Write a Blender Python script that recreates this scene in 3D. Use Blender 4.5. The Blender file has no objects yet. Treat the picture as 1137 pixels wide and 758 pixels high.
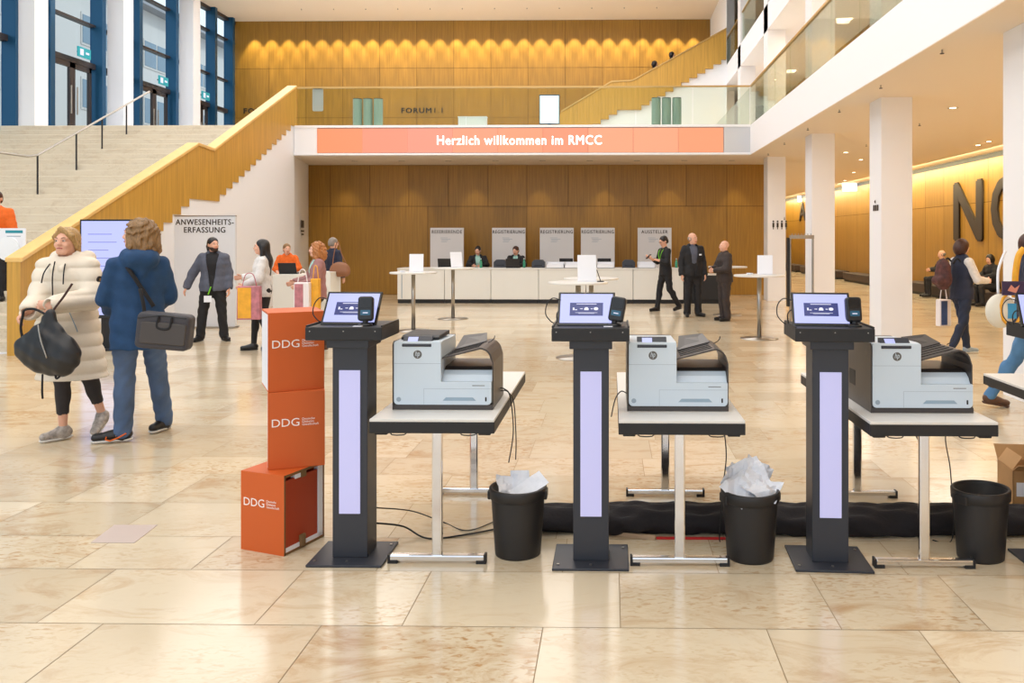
import bpy, bmesh, math, random
import numpy as np
from mathutils import Vector, Matrix, noise
random.seed(7)
C = bpy.context.scene.collection
R = math.radians

# ------------------------------------------------------------------ camera, world, exposure
TH = R(1.0); CT, ST = math.cos(TH), math.sin(TH)
cam = bpy.data.objects.new('camera', bpy.data.cameras.new('camera'))
C.objects.link(cam)
cam.location = (0, 0, 1.6); cam.rotation_euler = (R(90), 0, TH)
cam.data.sensor_width = 36; cam.data.lens = 36 * 900 / 1137
cam.data.shift_x = -(663 - 568.5) / 1137; cam.data.shift_y = -(379 - 265) / 1137
cam.data.clip_end = 300
bpy.context.scene.camera = cam
sc = bpy.context.scene
sc.view_settings.view_transform = 'Standard'; sc.view_settings.look = 'None'
sc.view_settings.gamma = 1; sc.view_settings.use_curve_mapping = False
sc.view_settings.exposure = 0.38
sc.cycles.use_denoising = True
sc.cycles.max_bounces = 8; sc.cycles.transparent_max_bounces = 16
W = bpy.data.worlds.new('world'); sc.world = W; W.use_nodes = True
wb = W.node_tree.nodes['Background']
wb.inputs[0].default_value = (0.84, 0.92, 1.0, 1); wb.inputs[1].default_value = 1.15

def area(name, loc, sx, sy, power, col=(1, .93, .84), rot=(0, 0, 0)):
    l = bpy.data.lights.new(name, 'AREA'); l.shape = 'RECTANGLE'; l.size = sx; l.size_y = sy
    l.energy = power; l.color = col
    o = bpy.data.objects.new(name, l); C.objects.link(o); o.location = loc; o.rotation_euler = rot
    return o
def spot(name, loc, power, angle, blend=.6, col=(1, .8, .55), rot=(0, 0, 0), r=.04):
    l = bpy.data.lights.new(name, 'SPOT'); l.energy = power; l.spot_size = R(angle); l.spot_blend = blend
    l.color = col; l.shadow_soft_size = r
    o = bpy.data.objects.new(name, l); C.objects.link(o); o.location = loc; o.rotation_euler = rot
    return o
for ax in (-10, -2):
    for ay in (-2, 7, 16, 25):
        area('ceiling_fill', (ax, ay, 10.35), 7, 8, 290, (.97, .985, 1))  # broad fill lights added out of view to brighten the hall
sun = bpy.data.lights.new('sun', 'SUN'); sun.energy = 1.0; sun.angle = R(8); sun.color = (1, .97, .92)
so = bpy.data.objects.new('sun', sun); C.objects.link(so); so.rotation_euler = (R(-8), R(46), 0)
for i in range(27):      # wall washers of the upper timber wall
    spot('wall_washer', (-14.6 + .69 * i, 32.55, 10.4), 230, 56, .5, (1, .86, .52), (R(7), 0, 0))
for i in range(7):       # lamps under the balcony
    spot('balcony_lamp', (-7.6 + 1.85 * i, 22.75, 3.68), 34, 66, .7, (1, .84, .56), (R(2), 0, 0))
for y in (3, 7.5, 12, 16.5, 21, 26, 31, 37, 43):   # lamps under the gallery
    area('gallery_lamp', (7.0, y, 3.70), 1.5, 1.5, 40, (1, .90, .78))
area('wall_fill_strip', (8.75, 18, 3.68), .15, 54, 900, (1, .86, .50), (0, R(-28), 0))  # added fill strip, no real fitting; washes the right timber wall evenly
for y in (8, 14, 20, 26):
    area('upper_gallery_lamp', (5.6, y, 6.95), .5, .5, 60, (1, .80, .55))

# ------------------------------------------------------------------ helpers
def srgb(r, g, b):
    f = lambda c: (c / 255 / 12.92) if c / 255 <= .04045 else ((c / 255 + .055) / 1.055) ** 2.4
    return (f(r), f(g), f(b), 1)
def XY(px, Y):
    r = (px - 663) / 900
    return Y * (r * CT - ST) / (CT + r * ST)
def P(px, py, D):
    xr = (px - 663) / 900 * D
    return Vector((xr * CT - D * ST, xr * ST + D * CT, 1.6 - (py - 265) / 900 * D))
def YX(px, X):
    r = (px - 663) / 900; return X * (CT + r * ST) / (r * CT - ST)
def G(px, py):
    p = P(px, py, 1440 / (py - 265)); p.z = 0; return p

MATS = {}
def mat(name, col, rough=.5, metal=0, spec=.5, emit=None, es=0, noise_amt=0, nscale=8, stretch=(1, 1, 1), bump=0, bscale=40, coat=0, attr=False):
    if name in MATS: return MATS[name]
    m = bpy.data.materials.new(name); m.use_nodes = True; MATS[name] = m
    nt = m.node_tree; b = nt.nodes['Principled BSDF']
    b.inputs['Base Color'].default_value = col; b.inputs['Roughness'].default_value = rough
    b.inputs['Metallic'].default_value = metal; b.inputs['Specular IOR Level'].default_value = spec
    b.inputs['Coat Weight'].default_value = coat
    if emit: b.inputs['Emission Color'].default_value = emit; b.inputs['Emission Strength'].default_value = es
    tc = nt.nodes.new('ShaderNodeTexCoord'); mp = nt.nodes.new('ShaderNodeMapping')
    nt.links.new(tc.outputs['Object'], mp.inputs[0]); mp.inputs['Scale'].default_value = stretch
    out = None
    if noise_amt or attr:
        mx = nt.nodes.new('ShaderNodeMix'); mx.data_type = 'RGBA'; mx.blend_type = 'MULTIPLY'
        mx.inputs[0].default_value = 1; mx.inputs[6].default_value = col
        n = nt.nodes.new('ShaderNodeTexNoise'); n.inputs['Scale'].default_value = nscale; n.inputs['Detail'].default_value = 5
        nt.links.new(mp.outputs[0], n.inputs[0])
        mr = nt.nodes.new('ShaderNodeMapRange'); mr.inputs[1].default_value = .3; mr.inputs[2].default_value = .7
        mr.inputs[3].default_value = 1 - noise_amt; mr.inputs[4].default_value = 1
        nt.links.new(n.outputs[0], mr.inputs[0])
        last = mr.outputs[0]
        if attr:
            at = nt.nodes.new('ShaderNodeAttribute'); at.attribute_name = 'tone'
            mm = nt.nodes.new('ShaderNodeMath'); mm.operation = 'MULTIPLY'
            nt.links.new(last, mm.inputs[0]); nt.links.new(at.outputs['Fac'], mm.inputs[1]); last = mm.outputs[0]
        cc = nt.nodes.new('ShaderNodeCombineColor')
        for k in range(3): nt.links.new(last, cc.inputs[k])
        nt.links.new(cc.outputs[0], mx.inputs[7]); nt.links.new(mx.outputs[2], b.inputs['Base Color'])
    if bump:
        n2 = nt.nodes.new('ShaderNodeTexNoise'); n2.inputs['Scale'].default_value = bscale
        nt.links.new(mp.outputs[0], n2.inputs[0])
        bp = nt.nodes.new('ShaderNodeBump'); bp.inputs['Strength'].default_value = bump; bp.inputs['Distance'].default_value = .01
        nt.links.new(n2.outputs[0], bp.inputs['Height']); nt.links.new(bp.outputs[0], b.inputs['Normal'])
    return m

def marble(name, base, vein, rough, vs=1.0):
    m = bpy.data.materials.new(name); m.use_nodes = True; nt = m.node_tree; b = nt.nodes['Principled BSDF']
    L = nt.links.new; N = nt.nodes.new
    tc = N('ShaderNodeTexCoord'); at = N('ShaderNodeAttribute'); at.attribute_name = 'tone'
    sp = N('ShaderNodeSeparateColor'); L(at.outputs['Color'], sp.inputs[0])
    off = N('ShaderNodeVectorMath'); off.operation = 'SCALE'; L(at.outputs['Color'], off.inputs[0]); off.inputs['Scale'].default_value = 40
    ad = N('ShaderNodeVectorMath'); L(tc.outputs['Object'], ad.inputs[0]); L(off.outputs[0], ad.inputs[1])
    mp = N('ShaderNodeMapping'); L(ad.outputs[0], mp.inputs[0]); mp.inputs['Scale'].default_value = (1, 2.2, 2.2)
    n1 = N('ShaderNodeTexNoise'); n1.inputs['Scale'].default_value = 2.0 * vs; n1.inputs['Detail'].default_value = 9; n1.inputs['Roughness'].default_value = .68; n1.inputs['Distortion'].default_value = 1.2
    n2 = N('ShaderNodeTexNoise'); n2.inputs['Scale'].default_value = 20 * vs; n2.inputs['Detail'].default_value = 6; n2.inputs['Distortion'].default_value = .8
    n3 = N('ShaderNodeTexNoise'); n3.inputs['Scale'].default_value = .9 * vs; n3.inputs['Detail'].default_value = 2
    for n in (n1, n2, n3): L(mp.outputs[0], n.inputs[0])
    def rng(src, a, c, lo, hi):
        r = N('ShaderNodeMapRange'); L(src, r.inputs[0]); r.inputs[1].default_value = a; r.inputs[2].default_value = c
        r.inputs[3].default_value = lo; r.inputs[4].default_value = hi; return r.outputs[0]
    def mth(op, a, c):
        k = N('ShaderNodeMath'); k.operation = op
        for i, v in enumerate((a, c)):
            if isinstance(v, float): k.inputs[i].default_value = v
            else: L(v, k.inputs[i])
        return k.outputs[0]
    f1 = rng(n1.outputs[0], .50, .70, 0, .85)
    f2 = mth('MULTIPLY', rng(n2.outputs[0], .50, .68, 0, .9), rng(n3.outputs[0], .45, .62, .05, 1.0))
    f = mth('MAXIMUM', f1, f2)
    f = mth('MULTIPLY', f, rng(sp.outputs[1], 0, 1, .35, 1.1))
    mx = N('ShaderNodeMix'); mx.data_type = 'RGBA'; mx.inputs[6].default_value = base; mx.inputs[7].default_value = vein
    L(f, mx.inputs[0])
    m2 = N('ShaderNodeMix'); m2.data_type = 'RGBA'; m2.blend_type = 'MULTIPLY'; m2.inputs[0].default_value = 1
    tone = rng(sp.outputs[0], 0, 1, .80, 1.0)
    cc = N('ShaderNodeCombineColor')
    L(tone, cc.inputs[0]); L(mth('POWER', tone, 1.15), cc.inputs[1]); L(mth('POWER', tone, 1.35), cc.inputs[2])
    L(mx.outputs[2], m2.inputs[6]); L(cc.outputs[0], m2.inputs[7]); L(m2.outputs[2], b.inputs['Base Color'])
    L(rng(n1.outputs[0], .3, .7, rough, rough + .08), b.inputs['Roughness'])
    b.inputs['Specular IOR Level'].default_value = .6
    return m

def glass(name, tint, refl=.12):
    m = bpy.data.materials.new(name); m.use_nodes = True; nt = m.node_tree
    nt.nodes.clear(); N = nt.nodes.new; L = nt.links.new
    o = N('ShaderNodeOutputMaterial'); t = N('ShaderNodeBsdfTransparent'); t.inputs[0].default_value = tint
    g = N('ShaderNodeBsdfGlossy'); g.inputs['Roughness'].default_value = .02
    f = N('ShaderNodeFresnel'); f.inputs[0].default_value = 1.25
    mr = N('ShaderNodeMapRange'); mr.inputs[3].default_value = .0; mr.inputs[4].default_value = .5
    L(f.outputs[0], mr.inputs[0])
    mx = N('ShaderNodeMixShader'); L(mr.outputs[0], mx.inputs[0]); L(t.outputs[0], mx.inputs[1]); L(g.outputs[0], mx.inputs[2])
    L(mx.outputs[0], o.inputs[0]); return m

M_white = mat('white_plaster', srgb(246, 246, 249), .6, bump=.02)
M_ceil = mat('ceiling_plaster', srgb(236, 222, 204), .7)
M_floor = marble('jura_marble', srgb(224, 210, 184), srgb(186, 144, 92), .12)
M_step = marble('stair_stone', srgb(242, 232, 212), srgb(176, 140, 90), .35, 1.3)
M_joint = mat('stone_joint', srgb(150, 125, 90), .8)
M_wood = mat('oak_veneer', srgb(174, 128, 45), .42, noise_amt=.28, nscale=3, stretch=(9, 9, .35), attr=True)
M_woodjoint = mat('veneer_joint', srgb(92, 60, 22), .7)
M_woodpar = mat('balustrade_oak', srgb(212, 162, 70), .4, noise_amt=.25, nscale=3, stretch=(9, 9, .35))
M_cap = mat('handrail_oak', srgb(240, 196, 120), .4, noise_amt=.12, nscale=6)
M_frame = mat('window_frame_blue', srgb(32, 84, 120), .35, metal=.4)
M_frame2 = mat('door_frame_dark', srgb(52, 46, 46), .4)
M_glass = glass('window_glass', (.74, .84, .89, 1))
M_rglass = glass('railing_glass', (.90, .93, .87, 1), .2)
M_black = mat('black_matt', srgb(30, 30, 33), .55)
M_black2 = mat('black_gloss', srgb(20, 20, 23), .2)
M_anth = mat('anthracite_powdercoat', srgb(48, 51, 60), .42, bump=.02, bscale=300)
M_chrome = mat('chrome', srgb(225, 225, 228), .12, metal=1)
M_steel = mat('brushed_steel', srgb(170, 165, 158), .3, metal=1)
M_table = mat('white_laminate', srgb(226, 224, 220), .35)
M_prn = mat('printer_white', srgb(205, 218, 230), .35)
M_prn2 = mat('printer_seam', srgb(150, 165, 180), .5)
M_prnd = mat('printer_dark', srgb(66, 60, 58), .38)
M_orange = mat('orange_board', srgb(204, 92, 30), .55)
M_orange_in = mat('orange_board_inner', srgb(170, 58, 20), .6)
M_whiteprint = mat('white_print', srgb(250, 240, 236), .5)
M_brown = mat('cardboard', srgb(190, 145, 95), .7, noise_amt=.1)
M_edge = mat('board_edge', srgb(120, 90, 55), .7)
M_lav = mat('lit_diffuser', srgb(164, 164, 200), .3, emit=srgb(194, 194, 240), es=.38)
M_screen = mat('screen_lavender', srgb(60, 60, 90), .15, emit=srgb(190, 196, 255), es=.8)
M_scrdark = mat('screen_card', srgb(20, 25, 60), .15, emit=srgb(58, 66, 124), es=.7)
M_scrwhite = mat('screen_marks', srgb(40, 40, 60), .15, emit=srgb(235, 235, 255), es=.85)
M_paper = mat('paper', srgb(236, 238, 246), .6)
M_led = mat('led_panel', srgb(120, 50, 30), .4, emit=srgb(246, 158, 128), es=.82, noise_amt=0)
M_ledtext = mat('led_text', srgb(255, 255, 255), .4, emit=(1, 1, 1, 1), es=1.1)
M_skin = mat('skin', srgb(226, 172, 146), .5)
M_lip = mat('lips', srgb(176, 92, 88), .5)
M_eye = mat('eye', srgb(40, 34, 34), .2)
M_lamp = mat('lamp_lens', srgb(255, 240, 220), .3, emit=srgb(255, 236, 205), es=6)

def link(o, parent=None):
    C.objects.link(o)
    if parent: o.parent = parent
    return o
def thing(name, label, cat, loc=(0, 0, 0), rz=0, group=None):
    o = bpy.data.objects.new(name, None); link(o); o.location = loc; o.rotation_euler = (0, 0, rz)
    o.empty_display_size = .1
    return tag(o, label, cat, group)
def tag(o, label, cat, group=None):
    o['label'] = label; o['category'] = cat
    if group: o['group'] = group
    return o
def st(o):
    o['kind'] = 'structure'; return o
def copy_tree(o, parent=None):
    c = o.copy(); C.objects.link(c)
    if parent: c.parent = parent
    for ch in list(o.children): copy_tree(ch, c)
    return c
def place(o, loc, rz, label, first=[None]):
    o.location = loc; o.rotation_euler = (0, 0, rz); o['label'] = label; return o

class MB:
    def __init__(s): s.v = []; s.f = []; s.m = []; s.mi = 0
    def add(s, vs, fs):
        n = len(s.v); s.v += [tuple(v) for v in vs]; s.f += [tuple(n + i for i in f) for f in fs]; s.m += [s.mi] * len(fs); return s
    def box(s, x0, x1, y0, y1, z0, z1):
        v = [(x, y, z) for x in (x0, x1) for y in (y0, y1) for z in (z0, z1)]
        return s.add(v, [(0, 1, 3, 2), (4, 6, 7, 5), (0, 4, 5, 1), (2, 3, 7, 6), (0, 2, 6, 4), (1, 5, 7, 3)])
    def prism(s, poly, axis, a, b):
        n = len(poly)
        def mk(u, w, t): return {'x': (t, u, w), 'y': (u, t, w), 'z': (u, w, t)}[axis]
        v = [mk(u, w, a) for u, w in poly] + [mk(u, w, b) for u, w in poly]
        area2 = sum(poly[i][0] * poly[(i + 1) % n][1] - poly[(i + 1) % n][0] * poly[i][1] for i in range(n))
        flip = (area2 > 0) ^ (axis == 'y') ^ (b < a)
        fs = [tuple(range(n)), tuple(range(2 * n - 1, n - 1, -1))] + [(i, i + n, (i + 1) % n + n, (i + 1) % n) for i in range(n)]
        if flip: fs = [f[::-1] for f in fs]
        return s.add(v, fs)
    def ring(s, c, ax, r, n, sx=1):
        ax = Vector(ax).normalized(); u = ax.orthogonal().normalized(); w = ax.cross(u)
        return [Vector(c) + (u * math.cos(t) + w * math.sin(t)) * r for t in [2 * math.pi * i / n for i in range(n)]]
    def cyl(s, a, b, r0, r1=None, n=16):
        r1 = r0 if r1 is None else r1; a = Vector(a); b = Vector(b); ax = b - a
        v = s.ring(a, ax, r0, n) + s.ring(b, ax, r1, n)
        return s.add(v, [tuple(range(n - 1, -1, -1)), tuple(range(n, 2 * n))] + [(i, (i + 1) % n, (i + 1) % n + n, i + n) for i in range(n)])
    def tube(s, pts, r, n=8):
        pts = [Vector(p) for p in pts]; rings = []
        d0 = (pts[1] - pts[0]).normalized(); u = d0.orthogonal().normalized()
        for i, p in enumerate(pts):
            d = (pts[min(i + 1, len(pts) - 1)] - pts[max(i - 1, 0)]).normalized()
            u = (u - d * u.dot(d)).normalized(); w = d.cross(u)
            rings.append([p + (u * math.cos(2 * math.pi * k / n) + w * math.sin(2 * math.pi * k / n)) * r for k in range(n)])
        v = [q for rg in rings for q in rg]; fs = [tuple(range(n - 1, -1, -1)), tuple(range(len(v) - n, len(v)))]
        for i in range(len(pts) - 1):
            for k in range(n): fs.append((i * n + k, i * n + (k + 1) % n, (i + 1) * n + (k + 1) % n, (i + 1) * n + k))
        return s.add(v, fs)
    def lathe(s, prof, c=(0, 0, 0), n=40, sx=1, sy=1):
        v = [(c[0] + r * sx * math.cos(2 * math.pi * k / n), c[1] + r * sy * math.sin(2 * math.pi * k / n), c[2] + z) for r, z in prof for k in range(n)]
        fs = [(i * n + k, i * n + (k + 1) % n, (i + 1) * n + (k + 1) % n, (i + 1) * n + k) for i in range(len(prof) - 1) for k in range(n)]
        return s.add(v, fs)
    def quad(s, a, b, c, d): return s.add([a, b, c, d], [(0, 1, 2, 3)])
    def build(s, name, mats, parent=None, bevel=0, smooth=False, seg=2):
        me = bpy.data.meshes.new(name); me.from_pydata(s.v, [], s.f)
        for m in (mats if isinstance(mats, (list, tuple)) else [mats]): me.materials.append(m)
        me.polygons.foreach_set('material_index', s.m)
        if smooth: me.polygons.foreach_set('use_smooth', [True] * len(s.f))
        me.update(); o = link(bpy.data.objects.new(name, me), parent)
        if bevel:
            b = o.modifiers.new('b', 'BEVEL'); b.width = bevel; b.segments = seg; b.limit_method = 'ANGLE'; b.angle_limit = R(40)
        if smooth == 'auto':
            me.polygons.foreach_set('use_smooth', [False] * len(s.f))
        return o
def curve_pts(pts, n=8):
    pts = [Vector(p) for p in pts]; out = []
    q = [pts[0]] + pts + [pts[-1]]
    for i in range(1, len(q) - 2):
        for k in range(n):
            t = k / n; a, b, c, d = q[i - 1], q[i], q[i + 1], q[i + 2]
            out.append(.5 * ((2 * b) + (c - a) * t + (2 * a - 5 * b + 4 * c - d) * t * t + (3 * b - a - 3 * c + d) * t ** 3))
    return out + [pts[-1]]
def rrect(x0, x1, z0, z1, r, n=5):
    o = []
    for cx, cz, a0 in ((x1 - r, z0 + r, -90), (x1 - r, z1 - r, 0), (x0 + r, z1 - r, 90), (x0 + r, z0 + r, 180)):
        for k in range(n + 1):
            a = R(a0 + 90 * k / n); o.append((cx + r * math.cos(a), cz + r * math.sin(a)))
    return o

def text(body, w, h, loc, mtl, parent=None, rot=(R(90), 0, 0), name='lettering', bold=0, depth=.004, align='C', shear=0, space=1.0):
    """flat lettering fitted to w x h metres, standing upright and facing -Y before rot/parent"""
    cu = bpy.data.curves.new('t', 'FONT'); cu.body = body; cu.size = 1; cu.extrude = .02; cu.shear = shear; cu.space_character = space
    cu.resolution_u = 3
    t = bpy.data.objects.new('t', cu); C.objects.link(t)
    dg = bpy.context.evaluated_depsgraph_get(); me = bpy.data.meshes.new_from_object(t.evaluated_get(dg))
    bpy.data.objects.remove(t)
    n = len(me.vertices); co = np.zeros(n * 3); me.vertices.foreach_get('co', co); co = co.reshape(-1, 3)
    lo, hi = co.min(0), co.max(0)
    co[:, 0] = (co[:, 0] - lo[0]) / (hi[0] - lo[0]) * w - (w / 2 if align == 'C' else 0)
    co[:, 1] = (co[:, 1] - lo[1]) / (hi[1] - lo[1]) * h - h / 2
    co[:, 2] = (co[:, 2] - lo[2]) / (hi[2] - lo[2]) * depth
    me.vertices.foreach_set('co', co.ravel())
    if bold:        # thicken the strokes: shifted copies of the outline, each a hair deeper
        bm = bmesh.new(); bm.from_mesh(me); g0 = list(bm.verts) + list(bm.edges) + list(bm.faces); q = bold * h * .8
        for k, (dx, dy) in enumerate(((q, 0), (-q, 0), (0, q * .7), (0, -q * .7))):
            d = bmesh.ops.duplicate(bm, geom=g0)
            for v in d['geom']:
                if isinstance(v, bmesh.types.BMVert): v.co.x += dx; v.co.y += dy; v.co.z -= depth * .05 * (k + 1)
        bm.to_mesh(me); bm.free()
    me.materials.clear(); me.materials.append(mtl); me.update()
    o = link(bpy.data.objects.new(name, me), parent); o.location = loc; o.rotation_euler = rot
    return o

def tiles(name, us, vs_rows, fn, mtl, parent=None, gap=.003):
    """panels/tiles: each with its own tone; fn(u,v)->xyz"""
    me = bpy.data.meshes.new(name); V = []; F = []; T = []
    for (v0, v1), ul in zip(vs_rows, us):
        for u0, u1 in ul:
            n = len(V); V += [fn(u0 + gap, v0 + gap), fn(u1 - gap, v0 + gap), fn(u1 - gap, v1 - gap), fn(u0 + gap, v1 - gap)]
            F.append((n, n + 1, n + 2, n + 3)); T.append((random.random(), random.random(), random.random(), 1))
    me.from_pydata(V, [], F); me.materials.append(mtl)
    a = me.color_attributes.new('tone', 'FLOAT_COLOR', 'CORNER')
    a.data.foreach_set('color', [c for t in T for _ in range(4) for c in t]); me.update()
    return link(bpy.data.objects.new(name, me), parent)

def wood_tone(o, lo=.86):
    a = o.data.color_attributes['tone']; n = len(a.data); b = np.zeros(n * 4); a.data.foreach_get('color', b); b = b.reshape(-1, 4)
    b[:, :3] = lo + (1 - lo) * b[:, :1]; a.data.foreach_set('color', b.ravel())

# ------------------------------------------------------------------ SDF modelling (people, bags, cloth)
class SDF:
    def __init__(s, lo, hi, h):
        s.lo = np.array(lo, float); s.h = h; s.n = np.ceil((np.array(hi) - s.lo) / h).astype(int) + 1
        s.F = np.full(s.n, .5, np.float32)
        s.ax = [s.lo[i] + np.arange(s.n[i]) * h for i in range(3)]
    def sub(s, lo, hi):
        a = np.clip(np.floor((np.array(lo) - s.lo) / s.h).astype(int), 0, s.n); b = np.clip(np.ceil((np.array(hi) - s.lo) / s.h).astype(int) + 1, 0, s.n)
        sl = tuple(slice(a[i], b[i]) for i in range(3))
        return sl, (s.ax[0][sl[0]][:, None, None], s.ax[1][sl[1]][None, :, None], s.ax[2][sl[2]][None, None, :])
    def mix(s, sl, d, k):
        f = s.F[sl]
        if k <= 0: s.F[sl] = np.minimum(f, d)
        else:
            hh = np.maximum(k - np.abs(f - d), 0) / k; s.F[sl] = np.minimum(f, d) - hh * hh * k / 4
    def cone(s, a, b, ra, rb, k=.02, q=1, qa=(0, 1, 0), m=.07, cut=False):
        a = np.array(a, float); b = np.array(b, float); rr = max(ra, rb) + m
        sl, (x, y, z) = s.sub(np.minimum(a, b) - rr, np.maximum(a, b) + rr)
        ab = b - a; L2 = max(ab.dot(ab), 1e-9)
        t = np.clip(((x - a[0]) * ab[0] + (y - a[1]) * ab[1] + (z - a[2]) * ab[2]) / L2, 0, 1)
        vx, vy, vz = x - a[0] - t * ab[0], y - a[1] - t * ab[1], z - a[2] - t * ab[2]
        if q != 1:
            qa = np.array(qa, float); qa /= np.linalg.norm(qa); dn = (vx * qa[0] + vy * qa[1] + vz * qa[2]) * (1 / q - 1)
            vx, vy, vz = vx + dn * qa[0], vy + dn * qa[1], vz + dn * qa[2]
        d = (np.sqrt(vx * vx + vy * vy + vz * vz) - (ra + t * (rb - ra))) * min(1, q ** .5 if q < 1 else 1)
        if cut: s.F[sl] = np.maximum(s.F[sl], -d)
        else: s.mix(sl, d, k)
    def ell(s, c, r, k=.02, Rm=None, m=.05, cut=False):
        c = np.array(c, float); r = np.array(r, float); rr = r.max() + m
        sl, (x, y, z) = s.sub(c - rr, c + rr)
        X, Y, Z = x - c[0], y - c[1], z - c[2]
        if Rm is not None:
            M = np.array(Rm); X, Y, Z = (M[0, 0] * X + M[1, 0] * Y + M[2, 0] * Z, M[0, 1] * X + M[1, 1] * Y + M[2, 1] * Z, M[0, 2] * X + M[1, 2] * Y + M[2, 2] * Z)
        k0 = np.sqrt((X / r[0]) ** 2 + (Y / r[1]) ** 2 + (Z / r[2]) ** 2); k1 = np.sqrt((X / r[0] ** 2) ** 2 + (Y / r[1] ** 2) ** 2 + (Z / r[2] ** 2) ** 2) + 1e-9
        d = k0 * (k0 - 1) / k1
        if cut: s.F[sl] = np.maximum(s.F[sl], -d)
        else: s.mix(sl, d, k)
    def plane(s, n, c):     # keep where n.p < c
        n = np.array(n, float); x, y, z = s.ax[0][:, None, None], s.ax[1][None, :, None], s.ax[2][None, None, :]
        s.F = np.maximum(s.F, (n[0] * x + n[1] * y + n[2] * z - c).astype(np.float32))
    def cutfn(s, fn):       # remove where fn<0
        x, y, z = s.ax[0][:, None, None], s.ax[1][None, :, None], s.ax[2][None, None, :]
        s.F = np.maximum(s.F, -fn(x, y, z)).astype(np.float32)
    def disp(s, fn):
        x, y, z = s.ax[0][:, None, None], s.ax[1][None, :, None], s.ax[2][None, None, :]
        s.F = (s.F + fn(x, y, z)).astype(np.float32)
    def mesh(s, name, mtl, parent=None):
        F = s.F; F[0] = F[-1] = .5; F[:, 0] = F[:, -1] = .5; F[:, :, 0] = F[:, :, -1] = .5
        I = F < 0; n = s.n
        cnt = sum(I[a:n[0] - 1 + a, b:n[1] - 1 + b, c:n[2] - 1 + c].astype(np.int8) for a in (0, 1) for b in (0, 1) for c in (0, 1))
        cells = np.argwhere((cnt > 0) & (cnt < 8))
        if not len(cells): return None
        acc = np.zeros((len(cells), 3)); num = np.zeros(len(cells))
        cor = [(a, b, c) for a in (0, 1) for b in (0, 1) for c in (0, 1)]
        val = {c: F[cells[:, 0] + c[0], cells[:, 1] + c[1], cells[:, 2] + c[2]] for c in cor}
        for p in cor:
            for ax in range(3):
                if p[ax]: continue
                q = list(p); q[ax] = 1; q = tuple(q); fa, fb = val[p], val[q]; ok = (fa < 0) != (fb < 0)
                t = np.where(ok, fa / np.where(ok, fa - fb, 1), 0)
                pos = np.array(p, float)[None, :] + np.zeros((len(cells), 3)); pos[:, ax] += t
                acc += pos * ok[:, None]; num += ok
        co = s.lo + (cells + acc / num[:, None]) * s.h
        idm = np.full(n, -1, np.int32); idm[cells[:, 0], cells[:, 1], cells[:, 2]] = np.arange(len(cells))
        Q = []
        for ax in range(3):
            a = [slice(0, n[0]), slice(0, n[1]), slice(0, n[2])]; b = list(a); a[ax] = slice(0, n[ax] - 1); b[ax] = slice(1, n[ax])
            e = np.argwhere(I[tuple(a)] != I[tuple(b)]); ins = I[e[:, 0], e[:, 1], e[:, 2]]
            u, w = [(1, 2), (2, 0), (0, 1)][ax]; ids = []
            for du, dw in ((-1, -1), (0, -1), (0, 0), (-1, 0)):
                c = e.copy(); c[:, u] += du; c[:, w] += dw; ids.append(idm[c[:, 0], c[:, 1], c[:, 2]])
            qd = np.stack(ids, 1); qd[~ins] = qd[~ins][:, ::-1]; Q.append(qd)
        Q = np.concatenate(Q); Q = Q[(Q >= 0).all(1)]
        me = bpy.data.meshes.new(name); me.vertices.add(len(co)); me.vertices.foreach_set('co', co.ravel())
        me.loops.add(Q.size); me.loops.foreach_set('vertex_index', Q.ravel().astype(np.int32))
        me.polygons.add(len(Q)); me.polygons.foreach_set('loop_start', np.arange(0, Q.size, 4, dtype=np.int32))
        me.update(calc_edges=True); me.polygons.foreach_set('use_smooth', [True] * len(Q)); me.materials.append(mtl)
        return link(bpy.data.objects.new(name, me), parent)

# ------------------------------------------------------------------ the building
ZB, ZS, ZT = 4.47, 3.73, 10.51       # balcony floor, soffit, hall ceiling
XG, XW, XF, XS = -15.54, 9.40, 3.51, -8.10    # glazing, right timber wall, gallery fascia, stair side
YF, YN, YU = 20.6, 23.2, 33.0        # fascia, lower timber wall, upper timber wall
YR, ZR = -10.0, 0

# floor: bed and slabs of stone
st(MB().box(XG - .3, XW + .3, YR, 47, -.12, -.0025).build('floor', M_joint))
rows = []; y = YR
edges = [3.336, 3.887, 4.32]
yy = 3.336
up = [3.336]; k = 0
while yy < 47:
    yy += (.551, .433, .551, .60, .433)[k % 5]; k += 1; up.append(yy)
dn = [3.336]; yy = 3.336; k = 0
while yy > YR:
    yy -= (.60, .551, .433)[k % 3]; k += 1; dn.append(yy)
ys = sorted(set(dn + up)); vr = list(zip(ys[:-1], ys[1:])); us = []
for i, (a, b) in enumerate(vr):
    ul = []
    if abs(a - 3.336) < 1e-3: x = XY(282, 3.30) - .9 * 20; pat = (.90, .61)
    elif abs(b - 3.336) < 1e-3: x = XY(355, 3.30) - .92 * 20; pat = (.92, .92, .61)
    else: x = XG - random.random() * .9; pat = (.9, .9, .61)
    k = random.randrange(3) if pat != (.90, .61) else 0
    if pat == (.90, .61):
        xs = [XY(p, 3.336) for p in (40, 282, 446, 689, 935, 1101)]
        while xs[0] > XG: xs.insert(0, xs[0] - .9)
        while xs[-1] < XW: xs.append(xs[-1] + .9)
        us.append(list(zip(xs[:-1], xs[1:]))); continue
    if abs(b - 3.336) < 1e-3:
        xs = [XY(p, 3.336) for p in (115, 357, 603, 851, 1020)]
        while xs[0] > XG: xs.insert(0, xs[0] - .9)
        while xs[-1] < XW: xs.append(xs[-1] + .9)
        us.append(list(zip(xs[:-1], xs[1:]))); continue
    while x < XW:
        w = pat[k % 3] if random.random() > .15 else .75; k += 1
        ul.append((x, x + w)); x += w
    us.append(ul)
o = tiles('floor_paving', us, vr, lambda u, v: (u, v, 0), M_floor, gap=.0018); st(o)

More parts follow.
